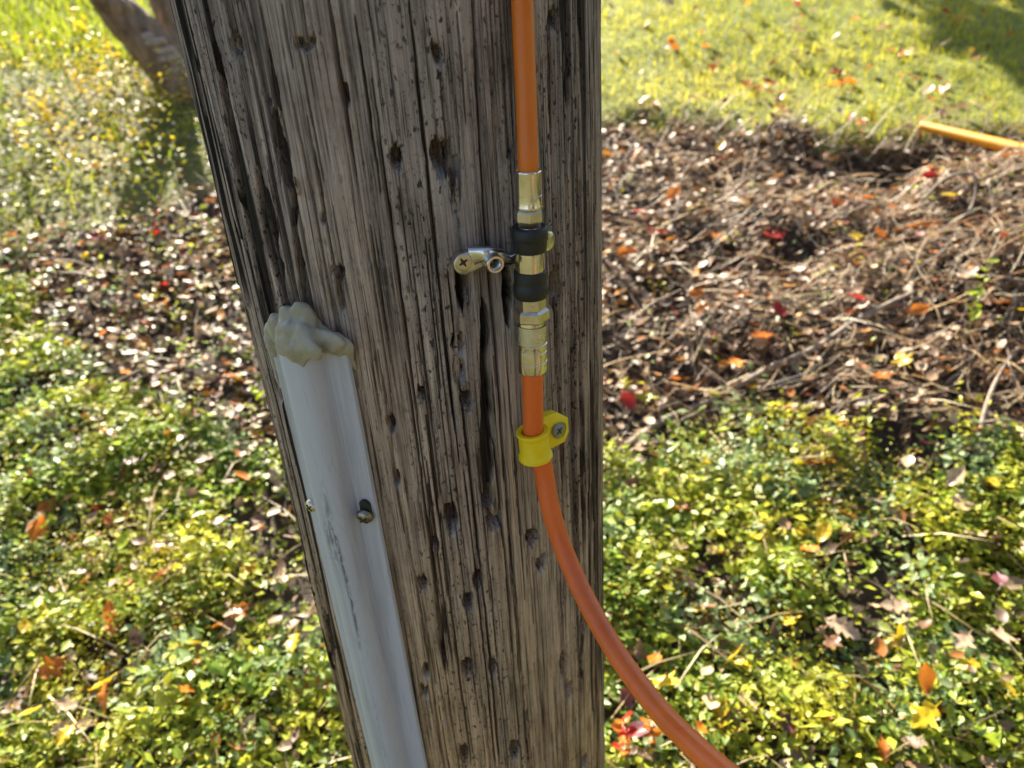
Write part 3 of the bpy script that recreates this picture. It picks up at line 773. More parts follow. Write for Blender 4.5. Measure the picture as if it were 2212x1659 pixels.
# ------------------------------------------------------------------ mounting bracket beside the coupling
br = thing('mounting_bracket', S(1040, 566, 0), 'small zinc plated mounting bracket with threaded boss, screwed on left of the coupling', 'bracket')
thL = th_z(S(1001, 566))[0]; t_, up_, n_ = pole_frame(thL)
OL = S(1001, 566, 0.004)
px_m = np.linalg.norm(OL - CAM)/F0
rl = 25*px_m
# left lug: rounded plate running to the bend
poly = [(rl*math.cos(a), rl*math.sin(a)) for a in np.linspace(R_(85), R_(265), 14)] + [(18*px_m, -rl*0.80), (44*px_m, -rl*0.40), (52*px_m, rl*0.5), (44*px_m, rl*1.15), (20*px_m, rl*1.05)]
prism('lug', poly, OL, t_, up_, n_, -0.006, 0.0045, M['steel'], br, 0.0012)
thB = th_z(S(1068, 570))[0]; tb, ub, nb = pole_frame(thB*0.7)
OB = S(1069, 570, 0.019)
rb = 19.5*px_m
# bent arm: lofted bar from the lug up over the boss and on behind the coupling to the right-hand lug
armc = [S(1020, 552, 0.006), S(1038, 548, 0.009), S(1052, 549, 0.011), S(1072, 556, 0.009), S(1092, 561, 0.006), S(1112, 556, 0.004), S(1150, 538, 0.003), S(1184, 520, 0.003)]
V, Fc = [], []
cl = catmull(armc, 6); segn = 12
for i, c0 in enumerate(cl):
    d = cl[min(i+1, len(cl)-1)] - cl[max(i-1, 0)]; d /= np.linalg.norm(d)
    tt, uz, nn = pole_frame(th_z(c0)[0]); w = np.cross(nn, d); w /= np.linalg.norm(w); nn2 = np.cross(d, w)
    f = i/(len(cl)-1)
    hw = (0.0066 - 0.0018*abs(math.sin(f*7)))*(1 if f < 0.5 else 0.75); hh = 0.0036
    for k in range(segn):
        a = 2*math.pi*k/segn
        ca, sa = math.cos(a), math.sin(a)
        V.append(c0 + w*hw*math.copysign(abs(ca)**0.6, ca) + nn2*hh*math.copysign(abs(sa)**0.6, sa))
for i in range(len(cl)-1):
    for k in range(segn):
        k2 = (k+1) % segn; Fc.append((i*segn+k, i*segn+k2, (i+1)*segn+k2, (i+1)*segn+k))
Fc += [tuple(range(segn)), tuple((len(cl)-1)*segn+k for k in range(segn))]
build('arm', V, Fc, M['steel'], br, True, 60)
# boss with a threaded hole
hole = rb*0.66; dep = 0.010
pb = [(-0.022, rb*1.12), (-0.006, rb*1.04), (0.0, rb), (0.0012, rb*0.98), (0.0018, rb*0.92), (0.0018, hole*1.06), (0.0012, hole)]
for k in range(7):
    pb += [(0.0006 - k*0.0011, hole*(0.98)), (0.0001 - k*0.0011, hole*0.86)]
pb += [(-dep, hole*0.85), (-dep, 0.0002)]
lathe('threaded_boss', OB, nb, pb, M['steel'], br, 40, cap0=False, cap1=True)
screw(S(1000, 566, 0.0088), n_, 18.5*px_m, M['brassflat'], br, 0.16, cross_rot=0.5)
thR = th_z(S(1185, 519))[0]; tr, ur, nr = pole_frame(thR)
OR = S(1176, 519, 0.003)
prism('lug', [(0.0068*math.cos(a), 0.0068*math.sin(a)) for a in np.linspace(0, 2*math.pi, 24, endpoint=False)], OR, tr, ur, nr, -0.006, 0.004, M['steel'], br, 0.001)
screw(S(1174, 519, 0.0075), nr, 0.0062, M['brassflat'], br, 0.16, cross_rot=0.2)

# ------------------------------------------------------------------ yellow printed hose clip
ck = thing('hose_clip', AX0 + AXD*at_row(955), 'bright yellow printed plastic hose clip held to the pole by a grey screw', 'hose clip')
CO = AX0 + AXD*at_row(955); CD = np.array([0.06, -0.02, -1.0]); CD = (AXD*0.7 + 0.3*np.array([0.25, -0.05, -1.0])); CD /= np.linalg.norm(CD)
def cpr(rows):
    out = []
    for py, w in rows:
        t = at_row(py) - at_row(955); P = CO + CD*t
        out.append((t, w/2*np.linalg.norm(P-CAM)/F0*0.985))
    return out
inn = cpr([(985, 49), (931, 49)])
ring = [inn[0], inn[1]] + cpr([(930.4, 51), (930, 60), (930, 71), (931.2, 73), (936, 73), (937.2, 71.0), (938.6, 68), (942, 67), (958, 66.8), (972, 67), (976, 68.5), (979, 72.5), (980, 74.5), (986, 75), (987.6, 73.5), (987.6, 60), (987, 52)])
V, Fc = [], []
u, v, d = frame_from(CD); seg = 56
for (t, r) in ring:
    for k in range(seg):
        a = 2*math.pi*k/seg; V.append(CO + d*t + r*(math.cos(a)*u + math.sin(a)*v))
for i in range(len(ring)):
    for k in range(seg):
        k2 = (k+1) % seg; i2 = (i+1) % len(ring); Fc.append((i*seg+k, i*seg+k2, i2*seg+k2, i2*seg+k))
build('collar', V, Fc, M['clip'], ck, True, 40)
thT = th_z(S(1205, 928))[0]; tt, ut, nt_ = pole_frame(thT)
OT = S(1205, 928, 0.005)
def onp(px, py):
    d = raydir(px, py); k = (OT - CAM).dot(nt_)/d.dot(nt_); P = CAM + d*k - OT
    return (P.dot(tt), P.dot(ut))
tabpoly = [onp(*p) for p in ((1168, 902), (1180, 897), (1201, 889), (1224, 901), (1226, 930), (1217, 953), (1190, 967), (1160, 967))]
prism('tab', tabpoly, OT, tt, ut, nt_, -0.0065, 0.0018, M['clip'], ck, 0.0008)
w_ = lathe('washer', OT + nt_*0.0018 + tt*0.0, nt_, [(0, 0.0068), (0.0009, 0.0068), (0.0011, 0.0064), (0.0011, 0.003)], M['dark_steel'], ck, 36)
screw(S(1204, 929, 0.0085), nt_, 0.0054, M['grey_screw'], ck, 0.30, cross_rot=0.55)

# ------------------------------------------------------------------ grey cable guard up the left of the pole
def th_at(px, py): return th_z(S(px, py))[0]
gth = th_at(760, 1200)
gd = thing('cable_guard', np.append(PAX + (R)*(math.cos(gth)*EF + math.sin(gth)*ER), 0.3), 'grey plastic cable guard channel screwed up the left of the pole', 'cable guard')
tg, ug, ng = pole_frame(gth)
topz = S(700, 752, 0.015)[2]; botz = 0.12
OG = np.append(PAX + (R + 0.0015)*(math.cos(gth)*EF + math.sin(gth)*ER), 0)
rg = 0.0156; fl = 0.0215; flr = 0.0168; tk = 0.0028; drop = 0.10
pts = []
pts += [(-rg - fl, tk - drop*fl*1.6), (-rg - fl + 0.0006, tk - drop*fl*1.5 + 0.0004)]
pts += [(-rg - 0.002, tk)]
for a in np.linspace(172, 8, 40):
    rr_ = rg*(1.0 + (0.035 if abs(a-131) < 2.2 else 0.0))
    ca_ = math.cos(R_(a)); pts.append((rr_*math.copysign(abs(ca_)**0.62, ca_), tk + rr_*math.sin(R_(a))**0.80*1.10))
pts += [(rg + 0.0008, tk), (rg + flr - 0.0006, tk - drop*flr*1.5 + 0.0004), (rg + flr, tk - drop*flr*1.6)]
inner = [(x*(0.90 if abs(x) < rg*1.05 else 1.0), y - tk*1.05 if abs(x) > rg*1.05 else max(y*0.90 - 0.001, -0.001)) for x, y in pts][::-1]
loop = pts + inner
nl = len(loop); zs = list(np.linspace(botz, topz, 60)); V = []; Fc = []
for i, z in enumerate(zs):
    sway = 0.0006*math.sin(z*7.0) + 0.012*(topz - z)/(topz - 0.45)
    for (x, y) in loop:
        V.append(OG + tg*(x + sway) + ng*y + np.array([0, 0, z]))
for i in range(len(zs)-1):
    for k in range(nl):
        k2 = (k+1) % nl; Fc.append((i*nl+k, i*nl+k2, (i+1)*nl+k2, (i+1)*nl+k))
Fc += [tuple(range(nl)), tuple((len(zs)-1)*nl+k for k in range(nl))]
ch = build('channel', V, Fc, M['pvc'], gd, True, 28)
sa = ch.data.attributes.new('scuff', 'FLOAT', 'POINT'); vals = []
for i, z in enumerate(zs):
    for k, (x, y) in enumerate(loop):
        s = 0.0
        if k < len(pts) and 3 <= k < 43:
            a = 172 - (k-3)*164/39
            py = project(OG + tg*(x + 0.012*(topz - z)/(topz - 0.45)) + ng*y + np.array([0, 0, z]))[0, 1]
            s = math.exp(-((a - 80 + 4*math.sin(z*31))/5.0)**2)*np.clip((py-1040)/80, 0, 1)*np.clip((1440-py)/100, 0, 1)
            s = max(s, 0.8*math.exp(-((a-88)/9.0)**2)*math.exp(-((py-1165)/55)**2), 0.35*math.exp(-((a-78)/3)**2)*np.clip((py-1400)/100, 0, 1))
        vals.append(float(s))
sa.data.foreach_set('value', vals)
# slot above the right screw, then the screws themselves
for (px, py, r, m_) in ((790, 1112, 0.0066, M['dark_steel']), (676, 1090, 0.0055, M['brassflat'])):
    base = OG + ng*0.0
    d = raydir(px, py); k = (OG + ng*0.004 - CAM).dot(ng)/d.dot(ng); P = CAM + d*k
    P = P + ng*0.0005
    if px > 700:
        ev = np.array([0, 0, 1.0])
        sl = [(0.0045*math.cos(a), 0.0045*math.sin(a) + (0.0085 if math.sin(a) > 0 else 0)) for a in np.linspace(0, 2*math.pi, 24, endpoint=False)]
        prism('slot', sl, P - ng*0.003, tg, ev, ng, 0.0, 0.0026, M['black_recess'], gd)
    nn = ng*0.9 + tg*(0.25 if px > 700 else 0) - np.array([0, 0, 0.25]) if px > 700 else ng
    screw(P + nn*0.0008, nn, r, m_, gd, 0.55, cross_rot=0.7)

# ------------------------------------------------------------------ sealing putty over the guard's top
bm = bmesh.new()
def blob(px, py, off, rp, ax=(1, 1, 1), rot=0.0):
    P = S(px, py, off); t, up, n = pole_frame(th_z(P)[0]); r = rp*1.16*np.linalg.norm(P-CAM)/F0
    g = bmesh.ops.create_icosphere(bm, subdivisions=3, radius=1.0)
    cr, sr = math.cos(rot), math.sin(rot)
    a1 = t*cr + up*sr; a2 = -t*sr + up*cr
    for v in g['verts']:
        c = v.co
        w = P + a1*c.x*r*ax[0] + a2*c.y*r*ax[1] + n*c.z*r*ax[2]
        v.co = Vector(w)
for b_ in ((600, 712, 0.007, 26, (0.9, 1.3, 0.45)), (622, 696, 0.010, 26, (0.9, 1.3, 0.45)), (655, 692, 0.008, 30, (1.0, 1.2, 0.40)), (640, 728, 0.015, 38, (1.3, 0.8, 0.45)), (630, 754, 0.019, 34, (1.2, 0.8, 0.36)),
           (662, 752, 0.020, 30, (1.2, 0.8, 0.30), -0.3), (645, 776, 0.0205, 20, (1.0, 0.9, 0.22), -0.3), (695, 735, 0.010, 34, (1.5, 0.75, 0.32)), (728, 744, 0.005, 30, (1.3, 0.8, 0.26), -0.2), (746, 756, 0.003, 22, (0.9, 1.3, 0.28)),
           (757, 776, 0.001, 14, (0.7, 1.7, 0.35), 0.3), (765, 792, 0.0005, 9, (0.7, 1.5, 0.5), 0.3), (588, 738, 0.005, 22, (0.6, 1.5, 0.6)), (590, 772, 0.003, 16, (0.6, 2.0, 0.5), 0.2), (600, 818, 0.002, 10, (0.7, 2.2, 0.5), 0.25),
           (674, 680, 0.004, 14, (0.5, 1.7, 0.4), 0.4), (688, 706, 0.003, 18, (0.6, 1.6, 0.35), 0.45), (584, 712, 0.005, 14, (1, 1, 0.6)), (636, 672, 0.006, 12, (1.6, 0.8, 0.5)), (705, 718, 0.002, 16, (1.2, 0.8, 0.3), -0.5), (600, 682, 0.005, 10, (1.3, 0.8, 0.5))):
    blob(*b_)
tmp = bpy.data.meshes.new('putty_tmp'); bm.to_mesh(tmp); bm.free()
to = bpy.data.objects.new('putty_tmp', tmp); COL.objects.link(to)
rm = to.modifiers.new('r', 'REMESH'); rm.mode = 'VOXEL'; rm.voxel_size = 0.0012
sm_ = to.modifiers.new('s', 'SMOOTH'); sm_.factor = 0.6; sm_.iterations = 16
tex = bpy.data.textures.new('putty_lumps', 'CLOUDS'); tex.noise_scale = 0.012; tex.noise_depth = 2
dm = to.modifiers.new('d', 'DISPLACE'); dm.texture = tex; dm.texture_coords = 'GLOBAL'; dm.strength = 0.0034; dm.mid_level = 0.5
tex2 = bpy.data.textures.new('putty_creases', 'CLOUDS'); tex2.noise_scale = 0.0055; tex2.noise_depth = 3
dm2 = to.modifiers.new('d2', 'DISPLACE'); dm2.texture = tex2; dm2.texture_coords = 'GLOBAL'; dm2.strength = 0.0020; dm2.mid_level = 0.5
dg = bpy.context.evaluated_depsgraph_get()
pm = bpy.data.meshes.new_from_object(to.evaluated_get(dg))
bpy.data.objects.remove(to); bpy.data.meshes.remove(tmp)
pm.name = 'sealing_putty'
c0 = S(660, 730, 0.0)
pm.transform(Matrix.Translation([-float(v) for v in c0]))
for p in pm.polygons: p.use_smooth = True
pm.materials.clear(); pm.materials.append(M['putty'])
pu = link('sealing_putty', pm, None, None, c0)
tag(pu, 'lumpy olive grey sealing putty squeezed over the top end of the cable guard', 'putty')

# ------------------------------------------------------------------ scattering helpers
def rot_mats(az, pitch, roll):
    """leaf frame: x along the leaf, y across, z its face"""
    ca, sa = np.cos(az), np.sin(az); cp_, sp = np.cos(pitch), np.sin(pitch); cr, sr = np.cos(roll), np.sin(roll)
    X = np.stack([ca*cp_, sa*cp_, sp], 1); Y0 = np.stack([-sa, ca, np.zeros_like(az)], 1); Z0 = np.cross(X, Y0)
    Y = Y0*cr[:, None] + Z0*sr[:, None]; Z = np.cross(X, Y)
    return np.stack([X, Y, Z], 1)
def scatter(name, tmpl, faces, pos, rm_, scale, col, mat, label, cat_kind='stuff'):
    n, k = len(pos), len(tmpl)
    V = np.einsum('kj,njc->nkc', tmpl, rm_)*scale[:, None, None] + pos[:, None, :]
    Fc = (faces[None] + (np.arange(n)*k)[:, None, None]).reshape(-1, faces.shape[1])
    o = big_mesh(name, V.reshape(-1, 3), Fc, mat, np.repeat(col, k, 0), cat_kind)
    tag(o, label); return o
LEAF_T = np.array([[0, 0, 0], [0.45, 0.27, 0.06], [0.45, 0, -0.03], [0.45, -0.27, 0.06], [1.0, 0, -0.04]])
LEAF_F = np.array([[0, 2, 1], [0, 3, 2], [1, 2, 4], [2, 3, 4]])
BLADE_T = np.array([[0, -0.03, 0], [0, 0.03, 0], [0.5, -0.026, 0.04], [0.5, 0.026, 0.04], [1.0, 0, -0.08]])
BLADE_F = np.array([[0, 1, 2], [1, 3, 2], [2, 3, 4]])
DRY_T = np.array([[0, 0, 0.05], [0.3, 0.28, 0.14], [0.3, 0, 0], [0.3, -0.28, 0.10], [0.7, 0.24, 0.20], [0.7, 0.0, 0.04], [0.7, -0.24, 0.02], [1.0, 0.03, 0.16]])
DRY_F = np.array([[0, 2, 1], [0, 3, 2], [1, 2, 5], [1, 5, 4], [2, 3, 6], [2, 6, 5], [4, 5, 7], [5, 6, 7]])
def sample(n, y0, y1, marg=1.35):
    """points over the part of the ground the view takes in, with a margin"""
    y = np.sqrt(RNG.uniform(0, 1, n)*( (y1+0.9)**2 - (y0+0.9)**2) + (y0+0.9)**2) - 0.9
    hw = (np.sqrt(y**2 + (1.3 - SLOPE*y)**2)*0.66)*marg
    x = RNG.uniform(-1, 1, n)*hw + 0.05
    m = int(n*0.4)                                  # thinner beyond the edges of the view
    j = RNG.integers(0, n, m); y2 = y[j] - RNG.random(m)*0.3; x2 = np.sign(RNG.uniform(-1, 1, m))*hw[j]*(1 + 1.2*RNG.random(m)) + 0.05
    return np.concatenate([x, x2]), np.concatenate([y, y2])
def lerp3(a, b, t): return np.asarray(a)[None]*(1-t[:, None]) + np.asarray(b)[None]*t[:, None]
def inpit(x, y): return ((x-1.20)/0.20)**2 + ((y-2.40)/0.11)**2 < 1.0
def nearpole(x, y): return (x-PAX[0])**2 + (y-PAX[1])**2 < (R+0.012)**2

# lawn grass
x, y = sample(210000, 2.3, 7.2, 1.3)
px, py, z = zone(x, y)
k = (z == 0) & ~inpit(x, y) & (RNG.random(len(x)) < 0.35 + 0.9*fbm(x*4, y*4, 90))
x, y = x[k], y[k]; n = len(x)
t = np.clip(fbm(x*2.5, y*2.5, 91)*1.6 - 0.4 + RNG.normal(0, 0.2, n), 0, 1)
col = lerp3((0.38, 0.42, 0.015), (0.74, 0.66, 0.06), t)
dead = RNG.random(n) < 0.10; col[dead] = (0.36, 0.30, 0.13)
scatter('lawn_grass', BLADE_T, BLADE_F, np.stack([x, y, ground(x, y) - 0.003], 1), rot_mats(RNG.uniform(0, 6.28, n), RNG.uniform(0.35, 1.25, n), RNG.normal(0, 0.3, n)), RNG.uniform(0.026, 0.058, n), col, M['grass'], 'short yellow green lawn grass lit from behind')

# weeds upper left: taller grass and small leaved plants
x, y = sample(90000, 1.5, 7.0, 1.3)
px, py, z = zone(x, y)
k = (z == 1); x, y, px, py = x[k], y[k], px[k], py[k]; n = len(x)
gr = (py < 150) | (RNG.random(n) < 0.10)
xg, yg = x[gr], y[gr]; n = len(xg)
col = lerp3((0.16, 0.25, 0.015), (0.46, 0.50, 0.04), RNG.random(n))
scatter('weed_grass', BLADE_T, BLADE_F, np.stack([xg, yg, ground(xg, yg)], 1), rot_mats(RNG.uniform(0, 6.28, n), RNG.uniform(0.5, 1.4, n), RNG.normal(0, 0.3, n)), RNG.uniform(0.05, 0.13, n), col, M['grass'], 'long green grass among the weeds left of the pole')
def sprigs(x, y, hmin, hmax, nleaf, l0, l1, cols, name, label, mat, jit=0.022, hf=None):
    n = len(x); rep = nleaf
    X = np.repeat(x, rep) + RNG.normal(0, jit, n*rep); Y = np.repeat(y, rep) + RNG.normal(0, jit, n*rep)
    hb = (hf if hf is not None else RNG.uniform(hmin, hmax, n))
    H = np.repeat(hb, rep)*RNG.uniform(0.3, 1.0, n*rep)
    k = ~nearpole(X, Y); N = n*rep
    c = np.repeat(cols, rep, 0)*RNG.uniform(0.65, 1.35, (N, 1))
    rm_ = rot_mats(RNG.uniform(0, 6.28, N), RNG.uniform(-0.45, 0.75, N), RNG.normal(0, 0.45, N))
    return scatter(name, LEAF_T, LEAF_F, np.stack([X, Y, ground(X, Y) + H], 1)[k], rm_[k], (l0 + (l1-l0)*RNG.beta(1.2, 2.2, N)*np.repeat(RNG.uniform(0.6, 1.5, n), rep))[k], c[k], mat, label)
xs, ys = x[~gr], y[~gr]
sel = RNG.random(len(xs)) < 0.20; xs, ys = xs[sel], ys[sel]; n = len(xs)
t = RNG.random(n); col = lerp3((0.13, 0.19, 0.02), (0.48, 0.46, 0.04), np.clip(fbm(xs*3, ys*3, 93)*1.7-0.4+0.25*RNG.normal(0, 1, n), 0, 1))
yel = (fbm(xs*5, ys*5, 95) > 0.62); col[yel] = (0.62, 0.47, 0.02)
sprigs(xs, ys, 0.06, 0.24, 8, 0.014, 0.030, col, 'weeds', 'mass of small leaved yellow green weeds left of the pole', M['weed'], 0.035)

# ground cover
x, y = sample(36000, 0.35, 2.4, 1.3)
px, py, z = zone(x, y)
clump = fbm(x*7, y*7, 96)
k = (z == 3) & ~nearpole(x, y) & (RNG.random(len(x)) < 0.16 + 1.5*sstep(0.34, 0.56, clump))
# straggling plants in the litter too
k |= (z == 2) & (px < 1250) & (RNG.random(len(x)) < 0.05)
k |= (z == 2) & (px >= 1250) & (RNG.random(len(x)) < 0.012)
x, y = x[k], y[k]; n = len(x)
g = np.clip(1.2*fbm(x*5, y*5, 97) + 0.8*fbm(x*17, y*17, 107) - 0.60 + 0.22*RNG.normal(0, 1, n), 0, 1)
col = lerp3((0.23, 0.37, 0.06), (0.70, 0.66, 0.06), g)
blue = (fbm(x*13, y*13, 99) > 0.60) & (RNG.random(n) < 0.8); col[blue] = lerp3((0.24, 0.38, 0.15), (0.40, 0.50, 0.26), RNG.random(blue.sum()))
hf = 0.015 + 0.075*np.clip(fbm(x*9, y*9, 98)*1.6-0.3, 0, 1)
sprigs(x, y, 0.02, 0.07, 7, 0.008, 0.030, col, 'ground_cover', 'low ground cover of small glossy green and yellow leaves', M['cover'], 0.018, hf)
# creeping stems under the leaves
ns_ = 2200; ii_ = RNG.integers(0, len(x), ns_)
scatter('creeping_stems', BLADE_T*np.array([1, 0.45, 1.5]), BLADE_F, np.stack([x[ii_], y[ii_], ground(x[ii_], y[ii_]) + RNG.uniform(0.005, 0.05, ns_)], 1), rot_mats(RNG.uniform(0, 6.28, ns_), RNG.normal(0.1, 0.35, ns_), RNG.uniform(0, 3, ns_)), RNG.uniform(0.05, 0.14, ns_), lerp3((0.16, 0.07, 0.03), (0.30, 0.24, 0.10), RNG.random(ns_)), M['litter'], 'reddish creeping stems running through the ground cover')
# fine mossy tufts
x, y = sample(26000, 0.4, 2.4, 1.45)
px, py, z = zone(x, y)
k = (z == 3) & (fbm(x*6, y*6, 101) > 0.52) & ~nearpole(x, y)
x, y = x[k], y[k]; n = len(x)
col = lerp3((0.34, 0.34, 0.03), (0.58, 0.50, 0.05), RNG.random(n))
sprigs(x, y, 0.03, 0.09, 6, 0.005, 0.011, col, 'moss_tufts', 'feathery yellow tufts growing through the ground cover', M['cover'], 0.012)
# dry grass stalks through the cover
x, y = sample(1500, 0.4, 2.6, 1.4); px, py, z = zone(x, y); k = (z >= 2) & ~nearpole(x, y); x, y = x[k], y[k]; n = len(x)
col = lerp3((0.36, 0.27, 0.13), (0.55, 0.46, 0.28), RNG.random(n))
scatter('dry_stalks', BLADE_T*np.array([1, 0.35, 1]), BLADE_F, np.stack([x, y, ground(x, y) + RNG.uniform(0.005, 0.06, n)], 1), rot_mats(RNG.uniform(0, 6.28, n), RNG.uniform(-0.1, 0.6, n), RNG.normal(0, 0.4, n)), RNG.uniform(0.05, 0.16, n), col, M['litter'], 'thin dry grass stalks lying among the leaves')

# leaf litter
x, y = sample(46000, 0.4, 3.6, 1.4)
px, py, z = zone(x, y)
pk = np.where(z == 2, 0.85, np.where(z == 3, 0.28, np.where(z == 0, 0.012, 0.10)))
k = (RNG.random(len(x)) < pk*np.where(inpit(x, y), 0.15, 1)) & ~nearpole(x, y)
x, y, z = x[k], y[k], z[k]; n = len(x)
PAL = np.array([(0.22, 0.14, 0.085), (0.30, 0.20, 0.125), (0.15, 0.085, 0.05), (0.40, 0.30, 0.20), (0.36, 0.14, 0.035), (0.50, 0.22, 0.03), (0.26, 0.06, 0.03), (0.52, 0.42, 0.30), (0.09, 0.06, 0.045)])
ci = RNG.choice(len(PAL), n, p=[0.22, 0.20, 0.16, 0.12, 0.08, 0.045, 0.03, 0.07, 0.075])
col = PAL[ci]*RNG.uniform(0.7, 1.3, (n, 1))
hh = np.where(z == 2, np.where(RNG.random(n) < 0.3, RNG.uniform(0.02, 0.07, n), RNG.uniform(0.0, 0.03, n)), np.where(z == 3, RNG.uniform(0.0, 0.05, n), 0.012))
scatter('leaf_litter', DRY_T, DRY_F, np.stack([x, y, ground(x, y) + hh], 1), rot_mats(RNG.uniform(0, 6.28, n), RNG.normal(0.05, 0.3, n), RNG.normal(0, 0.4, n)), RNG.uniform(0.012, 0.042, n), col, M['litter'], 'brown and orange leaf litter covering the soil around the pole')

# fine twigs in the brush and the litter
def twig_path(x, y, L_, az, hgt, bend, npt=6, droop=0.0):
    pts = []; a = az; cx, cy = x, y
    for i in range(npt):
        f = i/(npt-1)
        zg = float(ground(cx, cy))
        pts.append(np.array([cx, cy, zg + hgt*(1 - 0.6*abs(2*f-1)**2) + random.uniform(-.004, .004)]))
        cx += math.cos(a)*L_/(npt-1); cy += math.sin(a)*L_/(npt-1); a += bend*0.6 + random.gauss(0, 0.20)
    return pts
xs, ys = sample(26000, 1.0, 3.3, 1.3)
px, py, z = zone(xs, ys)
brush = (px > 1250)
keep = (z == 2) & (RNG.random(len(xs)) < np.where(brush, np.clip(0.30 + 0.75*(px - 1350)/700, 0.25, 1.0), 0.07)) & ~inpit(xs, ys)
xs, ys, brush = xs[keep], ys[keep], brush[keep]; n = len(xs)
L_ = np.where(brush, RNG.uniform(0.04, 0.22, n), RNG.uniform(0.03, 0.12, n))
az = np.where(brush, RNG.normal(0.2, 0.75, n), RNG.uniform(0, 6.28, n))
hg = np.where(brush, RNG.uniform(0.004, 0.10, n)*RNG.random(n), RNG.uniform(0.003, 0.03, n))
bend = RNG.normal(0, 0.08, n); NP = 5
PT = np.zeros((n, NP, 3)); cx, cy, a = xs.copy(), ys.copy(), az.copy()
tilt = RNG.normal(0, 0.25, n)
for i in range(NP):
    f = i/(NP-1)
    PT[:, i] = np.stack([cx, cy, ground(cx, cy) + hg + tilt*L_*(f-0.5)*0.6 + RNG.normal(0, 0.002, n)], 1)
    cx = cx + np.cos(a)*L_/(NP-1); cy = cy + np.sin(a)*L_/(NP-1); a = a + bend + RNG.normal(0, 0.15, n)
dv = np.zeros_like(PT); dv[:, 1:-1] = PT[:, 2:] - PT[:, :-2]; dv[:, 0] = PT[:, 1] - PT[:, 0]; dv[:, -1] = PT[:, -1] - PT[:, -2]
dv /= np.linalg.norm(dv, axis=2, keepdims=True)
u_ = np.cross(dv, np.array([0, 0, 1.0])); u_ /= np.maximum(np.linalg.norm(u_, axis=2, keepdims=True), 1e-6); v_ = np.cross(u_, dv)
rad = RNG.uniform(0.0006, 0.0022, n)[:, None]*np.linspace(1, 0.6, NP)[None]
VV = np.stack([PT + rad[..., None]*(math.cos(q)*u_ + math.sin(q)*v_) for q in (0, 2.094, 4.189)], 2).reshape(-1, 3)
ft = []
for i in range(NP-1):
    for k in range(3):
        k2 = (k+1) % 3; ft.append((i*3+k, i*3+k2, (i+1)*3+k2, (i+1)*3+k))
F_ = (np.array(ft)[None] + (np.arange(n)*NP*3)[:, None, None]).reshape(-1, 4)
TP = np.array([(0.36, 0.28, 0.18), (0.22, 0.15, 0.09), (0.50, 0.42, 0.30), (0.28, 0.14, 0.06), (0.11, 0.075, 0.05), (0.42, 0.28, 0.14)])
C_ = np.repeat(TP[RNG.integers(0, len(TP), n)]*RNG.uniform(0.7, 1.25, (n, 1)), NP*3, 0)
tw = big_mesh('fine_twigs', VV, F_, M['twigstuff'], C_, 'stuff', True)
tag(tw, 'tangle of fine dead twigs in the brush heap and litter')

# countable thicker dead stems of the brush heap
ntw = 0
while ntw < 190:
    q = (random.uniform(1300, 2330), random.uniform(330, 960))
    if random.random() > 0.25 + 0.75*((q[0]-1250)/950): continue
    P = G(*q)
    if nearpole(P[0], P[1]) or inpit(P[0], P[1]): continue
    L_ = random.uniform(0.06, 0.26); az = random.gauss(0.3, 0.55) + (math.pi if random.random() < 0.5 else 0)
    r = random.uniform(0.0016, 0.0038)
    pts = twig_path(P[0] - math.cos(az)*L_/2, P[1] - math.sin(az)*L_/2, L_, az, random.uniform(0.008, 0.055), random.gauss(0, 0.10), 6)
    V, Fc = tube_geo(catmull(pts, 3), list(np.linspace(r, r*0.6, 16)*np.array([random.uniform(0.9, 1.12) for _ in range(16)])), 7)
    c0 = pts[0]
    kd = 0 if r > 0.0031 else (1 if random.random() < 0.45 else 2)
    o = build('dead_stem', np.array(V) - c0, Fc, (M['twig'], M['twig'], M['twigbrown'])[kd], None, True)
    o.location = [float(v) for v in c0]
    nearer = 'upper' if q[1] < 560 else 'lower'
    side = 'close to the pole' if q[0] < 1750 else 'towards the right edge'
    tag(o, '%s dead stem in the %s brush heap %s' % (('short ' if L_ < 0.13 else 'long ' if L_ > 0.19 else '') + ('thick grey', 'thin grey', 'thin rusty')[kd], nearer, side), 'twig', 'dead stems in the brush heap')
    ntw += 1

def one_branch(name, pix, r0, r1, mat, label, cat='branch', lift=0.02, group=None, forks=()):
    pts = [G(px, py) + np.array([0, 0, lift + h]) for px, py, h in pix]
    cl = catmull(pts, 6)
    V, Fc = tube_geo(cl, [ (r0 + (r1-r0)*i/(len(cl)-1))*random.uniform(0.9, 1.1) for i in range(len(cl))], 9)
    root = thing(name, pts[0], label, cat, group)
    build('stem', V, Fc, mat, root, True)
    for f in forks:
        p2 = [G(px, py) + np.array([0, 0, lift + h]) for px, py, h in f]
        cl = catmull(p2, 5); V, Fc = tube_geo(cl, list(np.linspace(r1*0.8, r1*0.4, len(cl))), 7)
        build('side_twig', V, Fc, mat, root, True)
    return root
one_branch('fallen_branch', [(1330, 1000, 0.0), (1430, 935, 0.01), (1540, 890, 0.012), (1640, 840, 0.02), (1760, 790, 0.03), (1850, 745, 0.05), (1960, 700, 0.06)], 0.0095, 0.005, M['branch'], 'long grey fallen branch lying slantwise beside the pole', forks=[[(1700, 815, 0.02), (1735, 850, 0.02), (1800, 870, 0.01)]])
one_branch('forked_stick', [(2100, 1010, 0.0), (2115, 940, 0.05), (2135, 900, 0.08), (2168, 868, 0.11)], 0.006, 0.0035, M['branch'], 'upright forked grey stick at the right edge of the brush', forks=[[(2150, 890, 0.1), (2180, 915, 0.07), (2212, 930, 0.05)], [(2100, 960, 0.03), (2150, 962, 0.04), (2200, 958, 0.03)]])
